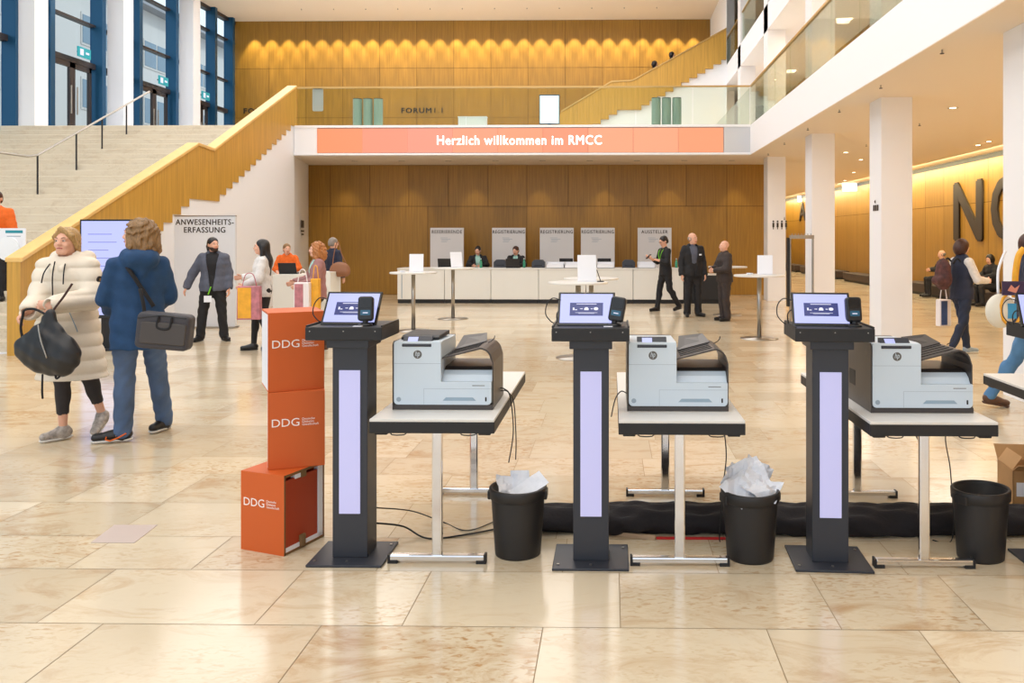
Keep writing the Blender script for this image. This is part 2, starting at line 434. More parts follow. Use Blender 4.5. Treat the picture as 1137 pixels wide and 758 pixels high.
# timber walls: backing + veneer panels
def panel_wall(name, back, us, vr, fn, lo=.84):
    st(back.build(name, M_woodjoint)); o = tiles(name + '_panel', us, vr, fn, M_wood, gap=.007); wood_tone(o, lo); st(o)
xs = [XY(p, YN) for p in (340, 367, 411, 454, 498, 542, 585, 631, 676, 719, 762, 807, 851)]
up_ = list(zip(xs[:-1], xs[1:]))
xl = [XY(p, YN) for p in (340, 367, 475, 585, 700, 807, 851)]
panel_wall('wall_back_lower', MB().box(-8.9, 4.6, YN, YN + .2, 0, ZS), [list(zip(xl[:-1], xl[1:])), up_], [(0, 2.53), (2.53, ZS)], lambda u, v: (u, YN - .012, v))
# two veneered double doors set into the lower wall
xs = [XG + (4.2 + 15.54) / 13 * i * 1.0 for i in range(15)]
vr3 = [(ZB, 6.55), (6.55, 8.57), (8.57, ZT)]
panel_wall('wall_back_upper', MB().box(XG, 6.6, YU, YU + .2, ZB, ZT), [list(zip(xs[:-1], xs[1:]))] * 3, vr3, lambda u, v: (u, YU - .012, v))
ysr = [-8 + 1.35 * i for i in range(41)]
panel_wall('wall_right', MB().box(XW, XW + .2, YR, 47, 0, ZS), [list(zip(ysr[:-1], ysr[1:]))] * 2, [(0, 2.52), (2.52, ZS - .12)], lambda u, v: (XW - .012, u, v))
panel_wall('wall_corridor_end', MB().box(4.5, XW, 46, 46.2, 0, ZS), [[(4.5 + 1.22 * i, 5.72 + 1.22 * i) for i in range(4)]] * 2, [(0, 2.52), (2.52, ZS)], lambda u, v: (u, 45.98, v))
panel_wall('wall_upper_right', MB().box(6.5, 6.7, YR, YU, ZB, 7.0), [list(zip(ysr[:30], ysr[1:31]))] * 2, [(ZB, 6.4), (6.4, 7.0)], lambda u, v: (6.488, u, v))
st(MB().box(4.40, 4.50, YN, 46, 0, ZS).build('wall_corridor_left', M_white))

# slabs and fascia
st(MB().box(XG, XF, YF, YU, ZS, ZB).build('balcony_slab', M_white))
b = MB().prism([(XF, YR), (XW + .2, YR), (XW + .2, 47), (XF, 47)], 'z', ZS, ZB)
st(b.build('gallery_slab', M_white))
st(MB().box(4.04, 6.7, YR, YU, 7.0, 7.68).build('upper_gallery_slab', M_white))
st(MB().box(XG - .3, 6.8, YR, YU + .2, ZT, ZT + .25).build('ceiling', M_ceil))
st(MB().box(6.55, 6.7, YR, YU, 7.68, ZT).build('wall_upper_gallery', M_white))
st(MB().box(XF, XW, YR, 46, ZS - .012, ZS - .002).build('ceiling_gallery', M_ceil))
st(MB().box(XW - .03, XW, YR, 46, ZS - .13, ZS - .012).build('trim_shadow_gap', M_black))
st(MB().box(-8.8, XF, YF + .06, YN, ZS - .012, ZS - .002).build('ceiling_balcony', M_ceil))
# white edges above and below the lit band
st(MB().box(XS, XF, YF - .06, YF, ZB - .04, ZB + .02).box(XS, XF, YF - .06, YF, ZS, ZS + .05).build('trim_fascia', M_white))

# niche side wall, splayed
st(MB().prism([(XS - .02, YF), (XS - .02, YF - .02), (-8.72, YN), (-8.95, YN)], 'z', 0, ZS).build('wall_niche', M_white))

# columns
M_col = mat('column_plaster', srgb(242, 240, 242), .6)
for i, y in enumerate((3.6, 7.88, 12.2, 16.4, 21.0, 25.4, 29.7)):
    st(MB().box(4.04, 4.50, y, y + .55, 0, ZS - .012).build('column', M_col))
    st(MB().box(4.04, 4.50, y, y + .55, ZB, ZT).build('column_upper', M_col))
for i, y in enumerate((12.2, 16.2, 20.55, 24.35, 28.45)):
    st(MB().box(-15.3, -14.8, y, y + .5, 0 if y < 20 else ZB, ZT).build('column', M_white))
st(MB().box(6.6, 6.8, YR, YU, ZB, ZT).build('wall_upper_back', M_white))

# left window wall, transoms and deep blue mullions
gl = MB().quad((XG, YR, 0), (XG, YU, 0), (XG, YU, ZT), (XG, YR, ZT)); st(gl.build('window_1', M_glass))
fr = MB()
for z, h in ((6.73, .16), (7.94, .07), (9.6, .07)):
    fr.box(XG - .08, XG + .12, YR, YU, z - h / 2, z + h / 2)
fr.box(XG - .1, XG + .14, YR, YU, ZT - .14, ZT)
st(fr.build('window_1_frame', M_frame2))
fr = MB()
def ygl(px): # Y along the glazing for a picture column
    r = (px - 663) / 900; return XG * (CT + r * ST) / (r * CT - ST)
ym = [ygl(p) for p in (46, 104, 146, 187, 231, 251)]
ym += [ym[0] - 1.3 * k for k in range(1, 22)]
for y in ym:
    fr.box(XG - .05, XG + .32, y - .09, y + .09, ZB, ZT)
st(fr.build('window_1_mullion', M_frame))
# door leaves in the glazing
dr = 0
for pa, pb in ((53, 98), (152, 183), (213, 228)):
    y0, y1 = ygl(pa), ygl(pb); ymid = (y0 + y1) / 2; dr += 1
    d = MB()
    for a, c in ((y0, ymid), (ymid, y1)):
        d.box(XG + .02, XG + .10, a, a + .14, ZB, 6.65).box(XG + .02, XG + .10, c - .10, c, ZB, 6.65).box(XG + .02, XG + .10, a, c, 6.5, 6.65).box(XG + .02, XG + .10, a, c, ZB, ZB + .1)
    d = st(d.build('door_%d' % dr, M_frame2))
    MB().cyl((XG + .16, ymid - .12, ZB + .7), (XG + .16, ymid - .12, ZB + 1.5), .02).cyl((XG + .16, ymid + .14, ZB + .7), (XG + .16, ymid + .14, ZB + 1.5), .02).build('door_handle', M_steel, d)
# exit pictogram boards above the glass doors
M_exit = mat('exit_teal', srgb(20, 120, 130), .4, emit=srgb(30, 150, 160), es=.5)
for px, lab in ((80, 'small teal exit sign above the glass doors beside the first white pillar'), (170, 'small teal exit sign above the middle pair of glass doors'), (218, 'small teal exit sign above the glass doors next to the timber wall')):
    y = ygl(px)
    e = thing('exit_sign', lab, 'sign', (XG + .35, y, 6.95), 0, 'exit signs above the glass doors')
    MB().box(-.02, .02, -.28, .28, -.14, .14).build('sign_board', M_exit, e)
    MB().box(-.2, 0, -.02, .02, .02, .06).build('bracket', M_black, e)
    MB().box(.021, .025, -.2, -.05, -.09, .09).box(.021, .025, .05, .2, -.03, .03).build('pictogram', M_scrwhite, e)

# building across the street
bl = thing('apartment_building', 'white apartment block with rows of windows seen through the glass wall', 'building', (-24.5, 40, 0))
M_ext = mat('render_white', srgb(204, 200, 196), .8); M_extwin = mat('outside_window', srgb(120, 140, 155), .2)
M_roof = mat('roof_grey', srgb(150, 150, 155), .7)
MB().box(-8, 0, -30, 40, 0, 13.6).build('wall', M_ext, bl)
MB().box(-8.5, .7, -30.5, 40.5, 13.6, 13.95).build('roof', M_roof, bl)
for fz in (4.6, 7.6, 10.6):
    for k in range(13):
        yw = -28 + 5 * k
        w = MB().box(-.02, .04, yw, yw + 2.4, fz, fz + 1.5).build('window', M_ext, bl)
        MB().box(.04, .06, yw + .08, yw + 1.14, fz + .1, fz + 1.4).box(.04, .06, yw + 1.26, yw + 2.32, fz + .1, fz + 1.4).build('pane', M_extwin, w)
st(MB().box(-40, XG - .3, YR, 90, ZB - .3, ZB - .02).build('pavement_outside', mat('outside_paving', srgb(190, 184, 174), .8)))

# big stair
SY0, n1, n2 = 11.2, 15, 14
prof = []; y, z = SY0, 0
r1 = 2.37 / n1; t1 = 4.5 / n1
for i in range(n1): prof.append((y, z)); z += r1; prof.append((y, z)); y += t1
y = 16.6; r2 = (ZB - 2.37) / n2; t2 = (YF - 16.6) / n2
for i in range(n2): prof.append((y, z)); z += r2; prof.append((y, z)); y += t2
prof.append((YF, ZB))
stair = MB().prism(prof + [(YF, 0)], 'x', XG + .02, XS - .14)
st(stair.build('staircase', M_step, bevel=.008, seg=1))
# side wall of the stair, white
st(MB().prism(prof + [(YF, 0)], 'x', XS - .13, XS - .012).build('wall_stair_side', M_white))
# timber balustrade following the steps
HR = [(SY0 - .25, 0), (SY0 - .25, 1.28), (15.72, 3.42), (16.35, 3.38), (YF + .05, 5.47), (YF + .05, ZB)]
bal = thing('stair_balustrade', 'solid oak balustrade climbing the side of the big stone stair', 'balustrade', (XS - .07, SY0, 0))
def off(pl): return [(u - SY0, w) for u, w in pl]
lowp = [(YF + .05, ZB)] + [(u, w) for u, w in reversed(prof[:-1])]
MB().prism(off(lowp[:-1] + [(SY0, 0)] + HR[:-1]), 'x', -.10, .085).build('panel', M_woodpar, bal)
cp = HR[1:-1]; capp = [(u, w) for u, w in cp] + [(u, w + .06) for u, w in reversed(cp)]
MB().prism(off(capp), 'x', -.13, .11).build('handrail', M_cap, bal, bevel=.008)

# steel handrail on the stair
hr = thing('stair_handrail', 'thin grey steel handrail on dark posts standing in the middle of the stone stair', 'handrail', (-12, 16.75, 2.37))
pts = []
def stair_z(y):
    zz = 0
    for u, w in prof:
        if u <= y + 1e-6: zz = max(zz, w)
    return zz
top = [(-4.0, 1.0), (-.25, .93), (0, 1.0), (1.2, 1.55), (2.2, 2.07), (3.1, 2.55), (4.0, 3.02)]
MB().tube([(-1.6, 0, .98), (-.2, 0, .94), (0, 0, 1.0), (4.1, 0, 3.02)] if 0 else [(0, -5.5, -1.6), (0, -1.15, .62 + .3), (0, -.3, .92), (0, 0, .98), (0, 4.1, 3.05)][1:], .024).build('rail', M_steel, hr)
for d in (0, 1.23, 2.15, 3.11):
    yb = 16.75 + d; zb = stair_z(yb) - 2.37; zt = .98 + d * .505
    MB().cyl((0, d, zb), (0, d, zt), .018).build('post', M_black, hr)
hr2 = thing('stair_handrail', 'short timber-topped handrail at the upper end of the stair by the first pillar', 'handrail', (-15.15, 19.4, stair_z(19.4)))
MB().box(-.05, .05, -1.6, .0, 1.62, 1.68).build('rail', M_cap, hr2)
MB().cyl((0, -.05, 0), (0, -.05, 1.62), .03).build('post', M_black, hr2); MB().cyl((0, -1.55, -.8), (0, -1.55, 1.62), .03).build('post', M_black, hr2)

# glass railing of the balcony
gr = thing('glass_railing', 'frameless glass railing with slim brass-toned top rail along the balcony above the lit banner', 'railing', (0, YF + .03, ZB + .02))
x0 = XS + .06
ps = np.linspace(x0, XF, 9)
for a, c in zip(ps[:-1], ps[1:]): MB().box(a + .006, c - .006, -.008, .008, 0, .96).build('glass_panel', M_rglass, gr)
M_brass = mat('brass_rail', srgb(196, 160, 100), .35, metal=.5)
MB().box(x0, XF, -.025, .025, .96, 1.0).build('top_rail', M_brass, gr)
g2 = thing('glass_railing', 'frameless glass railing running along the white gallery edge towards the viewer', 'railing', (XF + .03, YF, ZB))
ps = np.linspace(0, -30, 21)
for a, c in zip(ps[:-1], ps[1:]): MB().box(-.008, .008, c + .006, a - .006, 0, .98).build('glass_panel', M_rglass, g2)
MB().box(-.025, .025, -30, .03, .98, 1.02).build('top_rail', M_brass, g2)
MB().box(-.012, .012, YU - YF - .2, .05, 0, .98).build('glass_panel', M_rglass, g2)
g3 = thing('glass_railing', 'small glass railing on the topmost gallery between the white pillars', 'railing', (4.10, 10, 7.68))
MB().box(-.008, .008, -15, 22, 0, .98).build('glass_panel', M_rglass, g3); MB().box(-.025, .025, -15, 22, .98, 1.02).build('top_rail', M_brass, g3)

# lit banner with welcome line
bn = thing('lit_banner', 'salmon orange backlit banner band reading Herzlich willkommen im RMCC under the balcony railing', 'banner', (0, YF - .03, ZS + .06))
edges = [XY(353 + 50 * i, YF) for i in range(10)]
ledm = []
for i in range(9):
    c = [(246, 150, 106), (244, 152, 124), (243, 156, 132), (246, 160, 126), (248, 160, 122), (246, 152, 118), (250, 166, 128), (252, 166, 128), (250, 158, 116)][i]
    mm = mat('led_panel_%d' % i, srgb(90, 40, 24), .4, emit=srgb(*c), es=.8)
    MB().box(edges[i] + .004, edges[i + 1] - .004, -.03, .03, 0, .62).build('panel', mm, bn)
MB().box(edges[0], edges[-1], 0, .03, -.01, .63).build('backing', M_black, bn)
text('Herzlich willkommen im RMCC', XY(668, YF) - XY(486, YF), .235, ((XY(668, YF) + XY(486, YF)) / 2, -.032, .315), M_ledtext, bn, bold=.03, space=1.12)
st(MB().box(XS, edges[0] - .01, YF - .045, YF, ZS + .05, ZB - .04).build('wall_fascia_left', M_white))
st(MB().box(edges[-1] + .01, XF, YF - .045, YF, ZS + .05, ZB - .04).build('wall_fascia_right', mat('grey_panel', srgb(206, 206, 210), .4)))

# stair at the back of the balcony
YS = 28.5
def X2(px): return XY(px, YS)
def Z2(py): return 1.6 - (py - 265) / 900 * YS
tp = [(X2(658), ZB)]; px, py = 658, 138
seq = [(9, 5.2)] * 3 + [(27, 5.2)] + [(8.8, 5.0)] * 12
x, z = X2(658), Z2(138)
tp.append((x, z))
k = YS / 900
for dx, dz in seq:
    x += dx * k; tp.append((x, z)); z += dz * k; tp.append((x, z))
xend = X2(806)
tp = [p for p in tp if p[0] < xend]; tp.append((xend, tp[-1][1]))
st(MB().prism(tp + [(xend, ZB)], 'y', YS, YS + 1.9).build('staircase', M_white))
rl = [(X2(606), ZB), (X2(623), Z2(125)), (X2(679), Z2(92)), (X2(702), Z2(91)), (X2(806), Z2(34))]
bal2 = thing('stair_balustrade', 'solid oak balustrade of the distant stair behind the balcony glass', 'balustrade', (X2(658), YS - .06, ZB))
o2 = lambda pl: [(u - X2(658), w - ZB) for u, w in pl]
MB().prism(o2(rl + [tp[-1]] + tp[-2:0:-1] + [(X2(640), ZB)]), 'y', -.06, .05).build('panel', M_woodpar, bal2)
c2 = rl[1:]; MB().prism(o2(c2 + [(u, w + .05) for u, w in reversed(c2)]), 'y', -.09, .07).build('handrail', M_brass, bal2)
st(MB().box(xend, 4.04, YS - .1, YU, ZB, ZT).build('wall_stair_end', M_white))

# lettering on the timber walls
M_letter = mat('letter_black', srgb(48, 38, 30), .5)
t = text('FORUM', 1.22, .21, (XY(462.5, YU), YU - .02, 6.84), M_letter, bold=.05, space=1.2, name='wall_lettering', depth=.02); tag(t, 'black wall lettering FORUM on the upper timber wall', 'lettering')
t = text('1.1', .34, .21, (XY(487, YU), YU - .02, 6.84), M_letter, name='wall_lettering', depth=.02); tag(t, 'thin black number 1.1 after the word FORUM on the timber wall', 'lettering')
t = text('FORUM', 1.22, .21, (XY(271, YU) + .61, YU - .02, 6.84), M_letter, bold=.05, space=1.2, name='wall_lettering', depth=.02); tag(t, 'black wall lettering starting FO half hidden behind the stair balustrade', 'lettering')
def wl(px): r = (px - 663) / 900; return XW * (CT + r * ST) / (r * CT - ST)
rx = (R(90), 0, R(-90))
t = text('N', wl(1062) - wl(1092), 1.5, (XW - .02, (wl(1062) + wl(1092)) / 2, 2.33), M_letter, rot=rx, bold=.05, name='wall_lettering', depth=.05); tag(t, 'huge black letter N on the yellow timber wall', 'lettering')
t = text('O', 1.5, 1.5, (XW - .02, wl(1104) - .75, 2.33), M_letter, rot=rx, bold=.05, name='wall_lettering', depth=.05); tag(t, 'huge black letter O half hidden by the white pillar', 'lettering')
t = text('A', 1.3, .86, (XW - .02, wl(892), 2.93), M_letter, rot=rx, bold=.05, name='wall_lettering', depth=.05); tag(t, 'black letter A on the timber wall seen between two far pillars', 'lettering')

# pictograms
def wc_icons(px, py, D, Yp, s, lab, full=True, arrow=True):
    p = P(px, py, D); r = thing('pictogram', lab, 'pictogram', (p.x, Yp, p.z))
    b = MB()
    for k in range(4 if full else 3):
        x = (k - 1.5) * s * .32
        b.box(x - s * .07, x + s * .07, -.004, 0, -s * .22, s * .12).cyl((x, -.004, s * .22), (x, 0, s * .22), s * .07, n=10)
        b.box(x - s * .03, x + s * .03, -.004, 0, -s * .38, -s * .2)
    b.build('figures', M_letter, r)
    if arrow: MB().prism([(s * .30, .42 * s), (s * .42, .42 * s), (s * .36, .30 * s)], 'y', -.004, 0).box(s * .34, s * .38, -.004, 0, .42 * s, .55 * s).build('arrow', M_letter, r)
wc_icons(865, 249, 21, 20.995, .34, 'small black restroom pictograms on the white pillar beside the round table')
p = XY(963.5, 12.4)
t = thing('pictogram', 'small black pictogram on the side of the white pillar above the third kiosk', 'pictogram', (4.035, 12.45, 1.6 + 36 / 900 * 12.4)); 
MB().box(-.003, 0, -.13, -.07, -.07, .02).box(-.003, 0, -.04, .02, -.07, .02).box(-.003, 0, .05, .11, -.07, .02).build('figures', M_letter, t); MB().prism([(.0, .10), (.06, .07), (.0, .04)], 'x', -.003, 0).build('arrow', M_letter, t)

# sprinklers and recessed lamps
def sprinkler(x, y, z, lab):
    r = thing('sprinkler', lab, 'sprinkler', (x, y, z), 0, 'ceiling sprinklers')
    MB().cyl((0, 0, 0), (0, 0, -.04), .010).build('pipe', M_steel, r); MB().cyl((0, 0, -.04), (0, 0, -.046), .024).build('deflector', M_black, r)
for i, (px, py) in enumerate(((978, 96), (1046, 57), (932, 123), (897, 143), (871, 159), (853, 171), (1021, 138), (962, 161))):
    D = 2.10 * 900 / (265 - py); q = P(px, py, D)
    sprinkler(q.x, q.y, ZS - .012, 'small sprinkler head hanging from the gallery ceiling')
for i, (px, py) in enumerate(((1058, 121), (939, 170), (956, 178), (1098, 158), (1086, 162), (948, 192), (938, 201))):
    D = 2.10 * 900 / (265 - py); q = P(px, py, D)
    r = thing('recessed_lamp', 'small round recessed lamp in the gallery ceiling', 'lamp', (q.x, q.y, ZS - .012), 0, 'recessed ceiling lamps')
    MB().lathe([(.05, -.002), (.085, -.006), (.085, 0)], n=20).build('ring', M_steel, r); MB().cyl((0, 0, -.003), (0, 0, 0), .05).build('lens', M_lamp, r)
for i in range(9):
    D = 22.2; q = P(395 + i * 52, 176, D)
    r = thing('recessed_lamp', 'small round recessed lamp in the soffit under the balcony', 'lamp', (q.x, 22.0, ZS - .012), 0, 'recessed lamps under the balcony')
    MB().lathe([(.05, -.002), (.085, -.006), (.085, 0)], n=20).build('ring', M_steel, r); MB().cyl((0, 0, -.003), (0, 0, 0), .05).build('lens', M_ceil, r)
for i in range(12):
    sprinkler(-12 + 1.25 * i, 31.2, ZT, 'tiny sprinkler head hanging from the high hall ceiling')
for px, py, D, lab in ((945, 207, 31, 'glowing white exit sign hanging near the timber wall between the pillars'), (893, 220, 40, 'glowing white exit sign hanging far back above the letter A')):
    q = P(px, py, D); r = thing('exit_sign', lab, 'sign', (q.x, q.y, q.z))
    MB().box(-.32, .32, -.04, .04, -.17, .17).build('light_box', mat('exit_light', srgb(230, 240, 255), .4, emit=srgb(225, 238, 255), es=1.6), r)
    MB().box(-.02, .02, -.02, .02, .17, ZS - .012 - q.z).build('hanger', M_steel, r)

# benches along the timber wall
def bench(y0, y1, lab):
    r = thing('wall_bench', lab, 'bench', (XW - .35, y0, 0), 0, 'dark benches along the timber wall')
    MB().box(-.25, .3, 0, y1 - y0, .08, .33).build('body', mat('bench_dark', srgb(62, 46, 40), .6), r, bevel=.02)
    MB().box(-.2, .28, .04, y1 - y0 - .04, 0, .08).build('plinth', M_black, r)
for y0, y1, lab in ((17.2, 24.8, 'long dark upholstered wall bench with people sitting on it'), (26.0, 31, 'dark wall bench between the second and third pillar gap'), (32, 38, 'dark wall bench further along the timber wall'), (39, 45, 'dark wall bench at the far end of the timber wall')):
    bench(y0, y1, lab)
# floor hatch
h = MB().prism([(G(127, 583).x, G(127, 583).y), (G(175, 583).x, G(175, 583).y), (G(149, 603).x, G(149, 603).y), (G(101, 602.5).x, G(101, 602.5).y)], 'z', .0005, .003).build('floor_hatch', mat('hatch_grey', srgb(196, 180, 172), .35)); tag(h, 'greyish square access hatch set flush in the stone floor', 'hatch')
# ------------------------------------------------------------------ registration kiosks
M_rd = mat('reader_black', srgb(24, 24, 27), .35)
def make_kiosk(label):
    r = thing('kiosk', label, 'kiosk')       # origin: middle of the base plate's front edge
    MB().box(-.186, .186, 0, .32, 0, .012).build('base_plate', M_anth, r, bevel=.003)
    c = MB().box(-.088, .088, .10, .26, .012, 1.06).build('pillar', M_anth, r, bevel=.003)
    MB().box(-.052, .052, .092, .1, .232, .945).build('light_panel', M_lav, c)
    MB().box(-.105, .105, .06, .28, 1.06, 1.105).build('neck', M_anth, r, bevel=.004)
    t = MB().box(-.188, .188, 0, .33, 1.105, 1.17)
    t = t.build('desk', M_black, r, bevel=.004)
    MB().box(-.188, -.18, 0.01, .32, 1.17, 1.178).box(.18, .188, .01, .32, 1.17, 1.178).build('desk_rim', M_black, t)
    s = MB()
    for x in (-.165, 0, .155): s.cyl((x, -.002, 1.15), (x, 0, 1.15), .003, n=8)
    s.build('screw', M_steel, t)
    b = MB()
    for x, y in ((-.16, .05), (0, .05), (.16, .27)): b.cyl((x, y, .012), (x, y, .016), .007, n=8)
    b.build('bolt', M_steel, r)
    return r
def make_monitor(label, group=None):
    r = thing('touch_monitor', label, 'monitor')   # origin bottom middle, leaning back
    T = R(33)
    f = thing_part('screen_frame', r, (-T, 0, 0), MB().box(-.1425, .1425, 0, .014, .002, .19), M_black2, .003)
    MB().box(-.131, .131, -.0015, 0, .016, .178).build('screen', M_screen, f)
    MB().box(-.083, .083, -.0025, -.0015, .055, .128).build('screen_card', M_scrdark, f)
    ic = MB()
    ic.box(-.05, .05, -.0032, -.0025, .119, .122)
    ic.box(-.068, -.060, -.0032, -.0025, .086, .100).box(-.058, -.046, -.0032, -.0025, .086, .090)
    ic.box(-.032, -.022, -.0032, -.0025, .092, .095).prism([(-.022, .090), (-.022, .097), (-.018, .0935)], 'y', -.0032, -.0025)
    ic.box(-.011, .011, -.0032, -.0025, .086, .097).box(-.007, .007, -.0032, -.0025, .097, .102)
    ic.box(.021, .029, -.0032, -.0025, .092, .095).prism([(.029, .090), (.029, .097), (.033, .0935)], 'y', -.0032, -.0025)
    ic.prism([(.048 + .012 * math.cos(R(a)), .094 + .009 * math.sin(R(a))) for a in range(0, 360, 45)], 'y', -.0032, -.0025)
    ic.box(-.055, .055, -.0032, -.0025, .071, .0725).box(-.04, .04, -.0032, -.0025, .067, .0685)
    ic.build('icon', M_scrwhite, f)
    MB().prism([(.04, .0), (.12, .0), (.12, .005), (.092, .09), (.082, .09)], 'x', -.05, .05).build('stand', M_black, r)
    return r
def thing_part(name, parent, rot, mb, m, bev=0):
    o = mb.build(name, m, parent, bevel=bev); o.rotation_euler = rot; return o
def make_reader(label):
    r = thing('card_reader', label, 'card reader')
    f = MB().lathe([(0, 0), (.036, 0), (.036, .006), (.03, .010), (.014, .014), (.014, .026)], n=24, sy=.8).build('foot', M_rd, r)
    b = MB().prism(rrect(-.038, .038, .022, .145, .016), 'y', -.012, .026).build('housing', M_rd, r, bevel=.008); b.rotation_euler = (R(-10), 0, 0)
    MB().prism(rrect(-.028, .028, .088, .135, .010), 'y', -.0135, -.0115).build('lens_window', M_black2, b)
    MB().prism(rrect(-.024, .024, .05, .076, .004), 'y', -.0135, -.0115).build('display', mat('reader_display', srgb(20, 60, 80), .15, emit=srgb(70, 120, 150), es=.25), b)
    MB().box(-.012, .012, -.0145, -.0135, .060, .064).build('status_line', M_scrwhite, b)
    return r
def cable(pts, r, label, m=None, n=10):
    b = MB().tube(curve_pts(pts, n), r, 6); o = b.build('cable', m or M_black, smooth=True); return tag(o, label, 'cable')

K = [(-1.303, 3.92, 0, 'orange boxes'), (-.100, 3.90, 0, 'the waste bin full of torn paper'), (1.072, 3.90, -2.5, 'bulky'), (2.22, 3.88, 0, '')]
KL = ['dark kiosk pillar with lit lavender panel beside the stack of orange boxes',
      'dark kiosk pillar with lit lavender panel between the first and second printer tables',
      'dark kiosk pillar with lit lavender panel in front of the table with the third printer',
      'dark kiosk cut off by the picture edge in front of the cardboard box']
ML = ['tilted touch monitor with lavender screen on the kiosk beside the orange boxes',
      'tilted touch monitor with lavender screen on the middle kiosk between two printers',
      'tilted touch monitor with lavender screen on the kiosk in front of the white pillar',
      'touch monitor with lavender screen cut off by the picture edge']
RL = ['black hand-sized card reader overlapping the screen on the kiosk beside the orange boxes',
      'black tilted card reader with blue display beside the screen on the middle kiosk',
      'black card reader beside the screen on the kiosk nearest the white pillars',
      '']
k0, m0, c0 = make_kiosk(KL[0]), make_monitor(ML[0]), make_reader(RL[0])
offs = [(-.01, .10, -3), (-.025, .10, -1), (-.035, .10, -7), (-.07, .10, -10)]
roff = [(.085, .075, 8, 0), (.115, .10, -14, 8), (.12, .09, 4, 0), (.14, .12, 0, 0)]
for i, (x, y, rz, _) in enumerate(K):
    a = k0 if i == 0 else copy_tree(k0); place(a, (x, y, 0), R(rz), KL[i]); a['group'] = 'registration kiosks'
    m = m0 if i == 0 else copy_tree(m0); dx, dy, mr = offs[i]; place(m, (x + dx, y + dy, 1.1705), R(mr), ML[i]); m['group'] = 'kiosk monitors'
    if i < 3:
        c = c0 if i == 0 else copy_tree(c0); dx, dy, mr, tl = roff[i]; place(c, (x + dx, y + dy, 1.1705), R(mr), RL[i]); c['group'] = 'card readers'
        c.rotation_euler = (0, 0, R(mr))
        if tl:
            for ch in c.children:
                if ch.name.startswith('housing'): ch.rotation_euler = (R(-10), R(tl), 0)
    # cable looping from the monitor to the desk
    lx, ly, lz = x + offs[i][0] - .14, y + .16, 1.30
    cable([(lx + .012, ly + .02, lz - .01), (lx - .03, ly + .03, lz), (lx - .06, ly + .03, lz - .03), (lx - .065, ly + .02, lz - .08), (lx - .04, ly + .02, lz - .115), (lx - .02, ly + .03, lz - .127)], .0028,
          ['thin black cable looping from the monitor on the kiosk beside the orange boxes', 'thin black cable looping from the monitor on the middle kiosk', 'thin black cable looping from the monitor on the third kiosk', 'thin black cable looping from the cut off monitor'][i])
    cable([(lx + .03, ly + .03, lz - .06), (lx + .005, ly + .035, lz - .06), (lx - .01, ly + .035, lz - .085), (lx - .005, ly + .035, lz - .127)], .0035,
          ['short thick plug cable behind the monitor beside the orange boxes', 'short thick plug cable behind the monitor on the middle kiosk', 'short thick plug cable behind the monitor on the third kiosk', 'short thick plug cable behind the cut off monitor'][i])
for x, y, l in ((-1.303 + .06, 3.955, 'small white card lying before the reader on the kiosk by the orange boxes'), (-.1 + .085, 3.96, 'small white card lying before the reader on the middle kiosk')):
    tag(MB().box(x - .022, x + .022, y - .014, y + .014, 1.1705, 1.1725).build('plastic_card', M_paper), l, 'card')

# ------------------------------------------------------------------ folding tables
def make_table(label):
    r = thing('folding_table', label, 'table')      # origin: middle of front edge
    MB().box(-.3, .3, 0, 1.4, .722, .736).build('tabletop', M_table, r, bevel=.003)
    MB().box(-.301, .301, -.001, .022, .668, .7225).box(-.301, .301, 1.378, 1.401, .668, .7225).box(-.301, -.279, .02, 1.38, .668, .7225).box(.279, .301, .02, 1.38, .668, .7225).build('apron', M_black, r, bevel=.003)
    for y in (.13, 1.20):
        l = MB().prism([(-.026, y - .016), (.026, y - .016), (.026, y + .016), (-.026, y + .016)], 'z', .035, .71)
        l = l.build('leg', M_chrome, r, bevel=.008)
        MB().prism([(-.238, .010), (.238, .010), (.238, .042), (-.238, .042)], 'y', y - .02, y + .02).build('foot_bar', M_chrome, l, bevel=.008)
        [MB().box(min(q, q * .8), max(q, q * .8), y - .022, y + .022, 0, .014).box(min(q, q * .96), max(q, q * .96), y - .022, y + .022, .012, .044).build('rubber_foot', M_black, l) for q in (-.243, .243)]
        MB().tube([(0, y + (.04 if y < 1 else -.04), .60), (0, y + (.25 if y < 1 else -.25), .70)], .01).build('brace', M_steel, l)
    for x in (-.25, .25):
        for y in (.05, 1.35):
            MB().box(x - .03, x + .03, y - .03, y + .03, .655, .67).build('latch', M_black, r, bevel=.004)
    for x in (-.17, .17):
        MB().tube(curve_pts([(x - .04, .06, .668), (x - .03, .03, .655), (x + .03, .03, .655), (x + .04, .06, .668)], 4), .003, 5).build('clip', M_black, r)
    return r
TXY = [(-.86, 3.857 + 0.01), (.336, 3.857), (1.523, 3.85), (2.69, 3.85)]
TL = ['white topped folding table with black edge carrying the first printer beside the paper-filled bin',
      'white topped folding table with black edge carrying the middle printer',
      'white topped folding table with black edge carrying the third printer, above the empty bin',
      'white topped folding table partly hidden at the picture edge behind the last kiosk']
t0 = make_table(TL[0])
for i, (x, y) in enumerate(TXY):
    t = t0 if i == 0 else copy_tree(t0); place(t, (x, y, 0), 0, TL[i]); t['group'] = 'folding tables with printers'

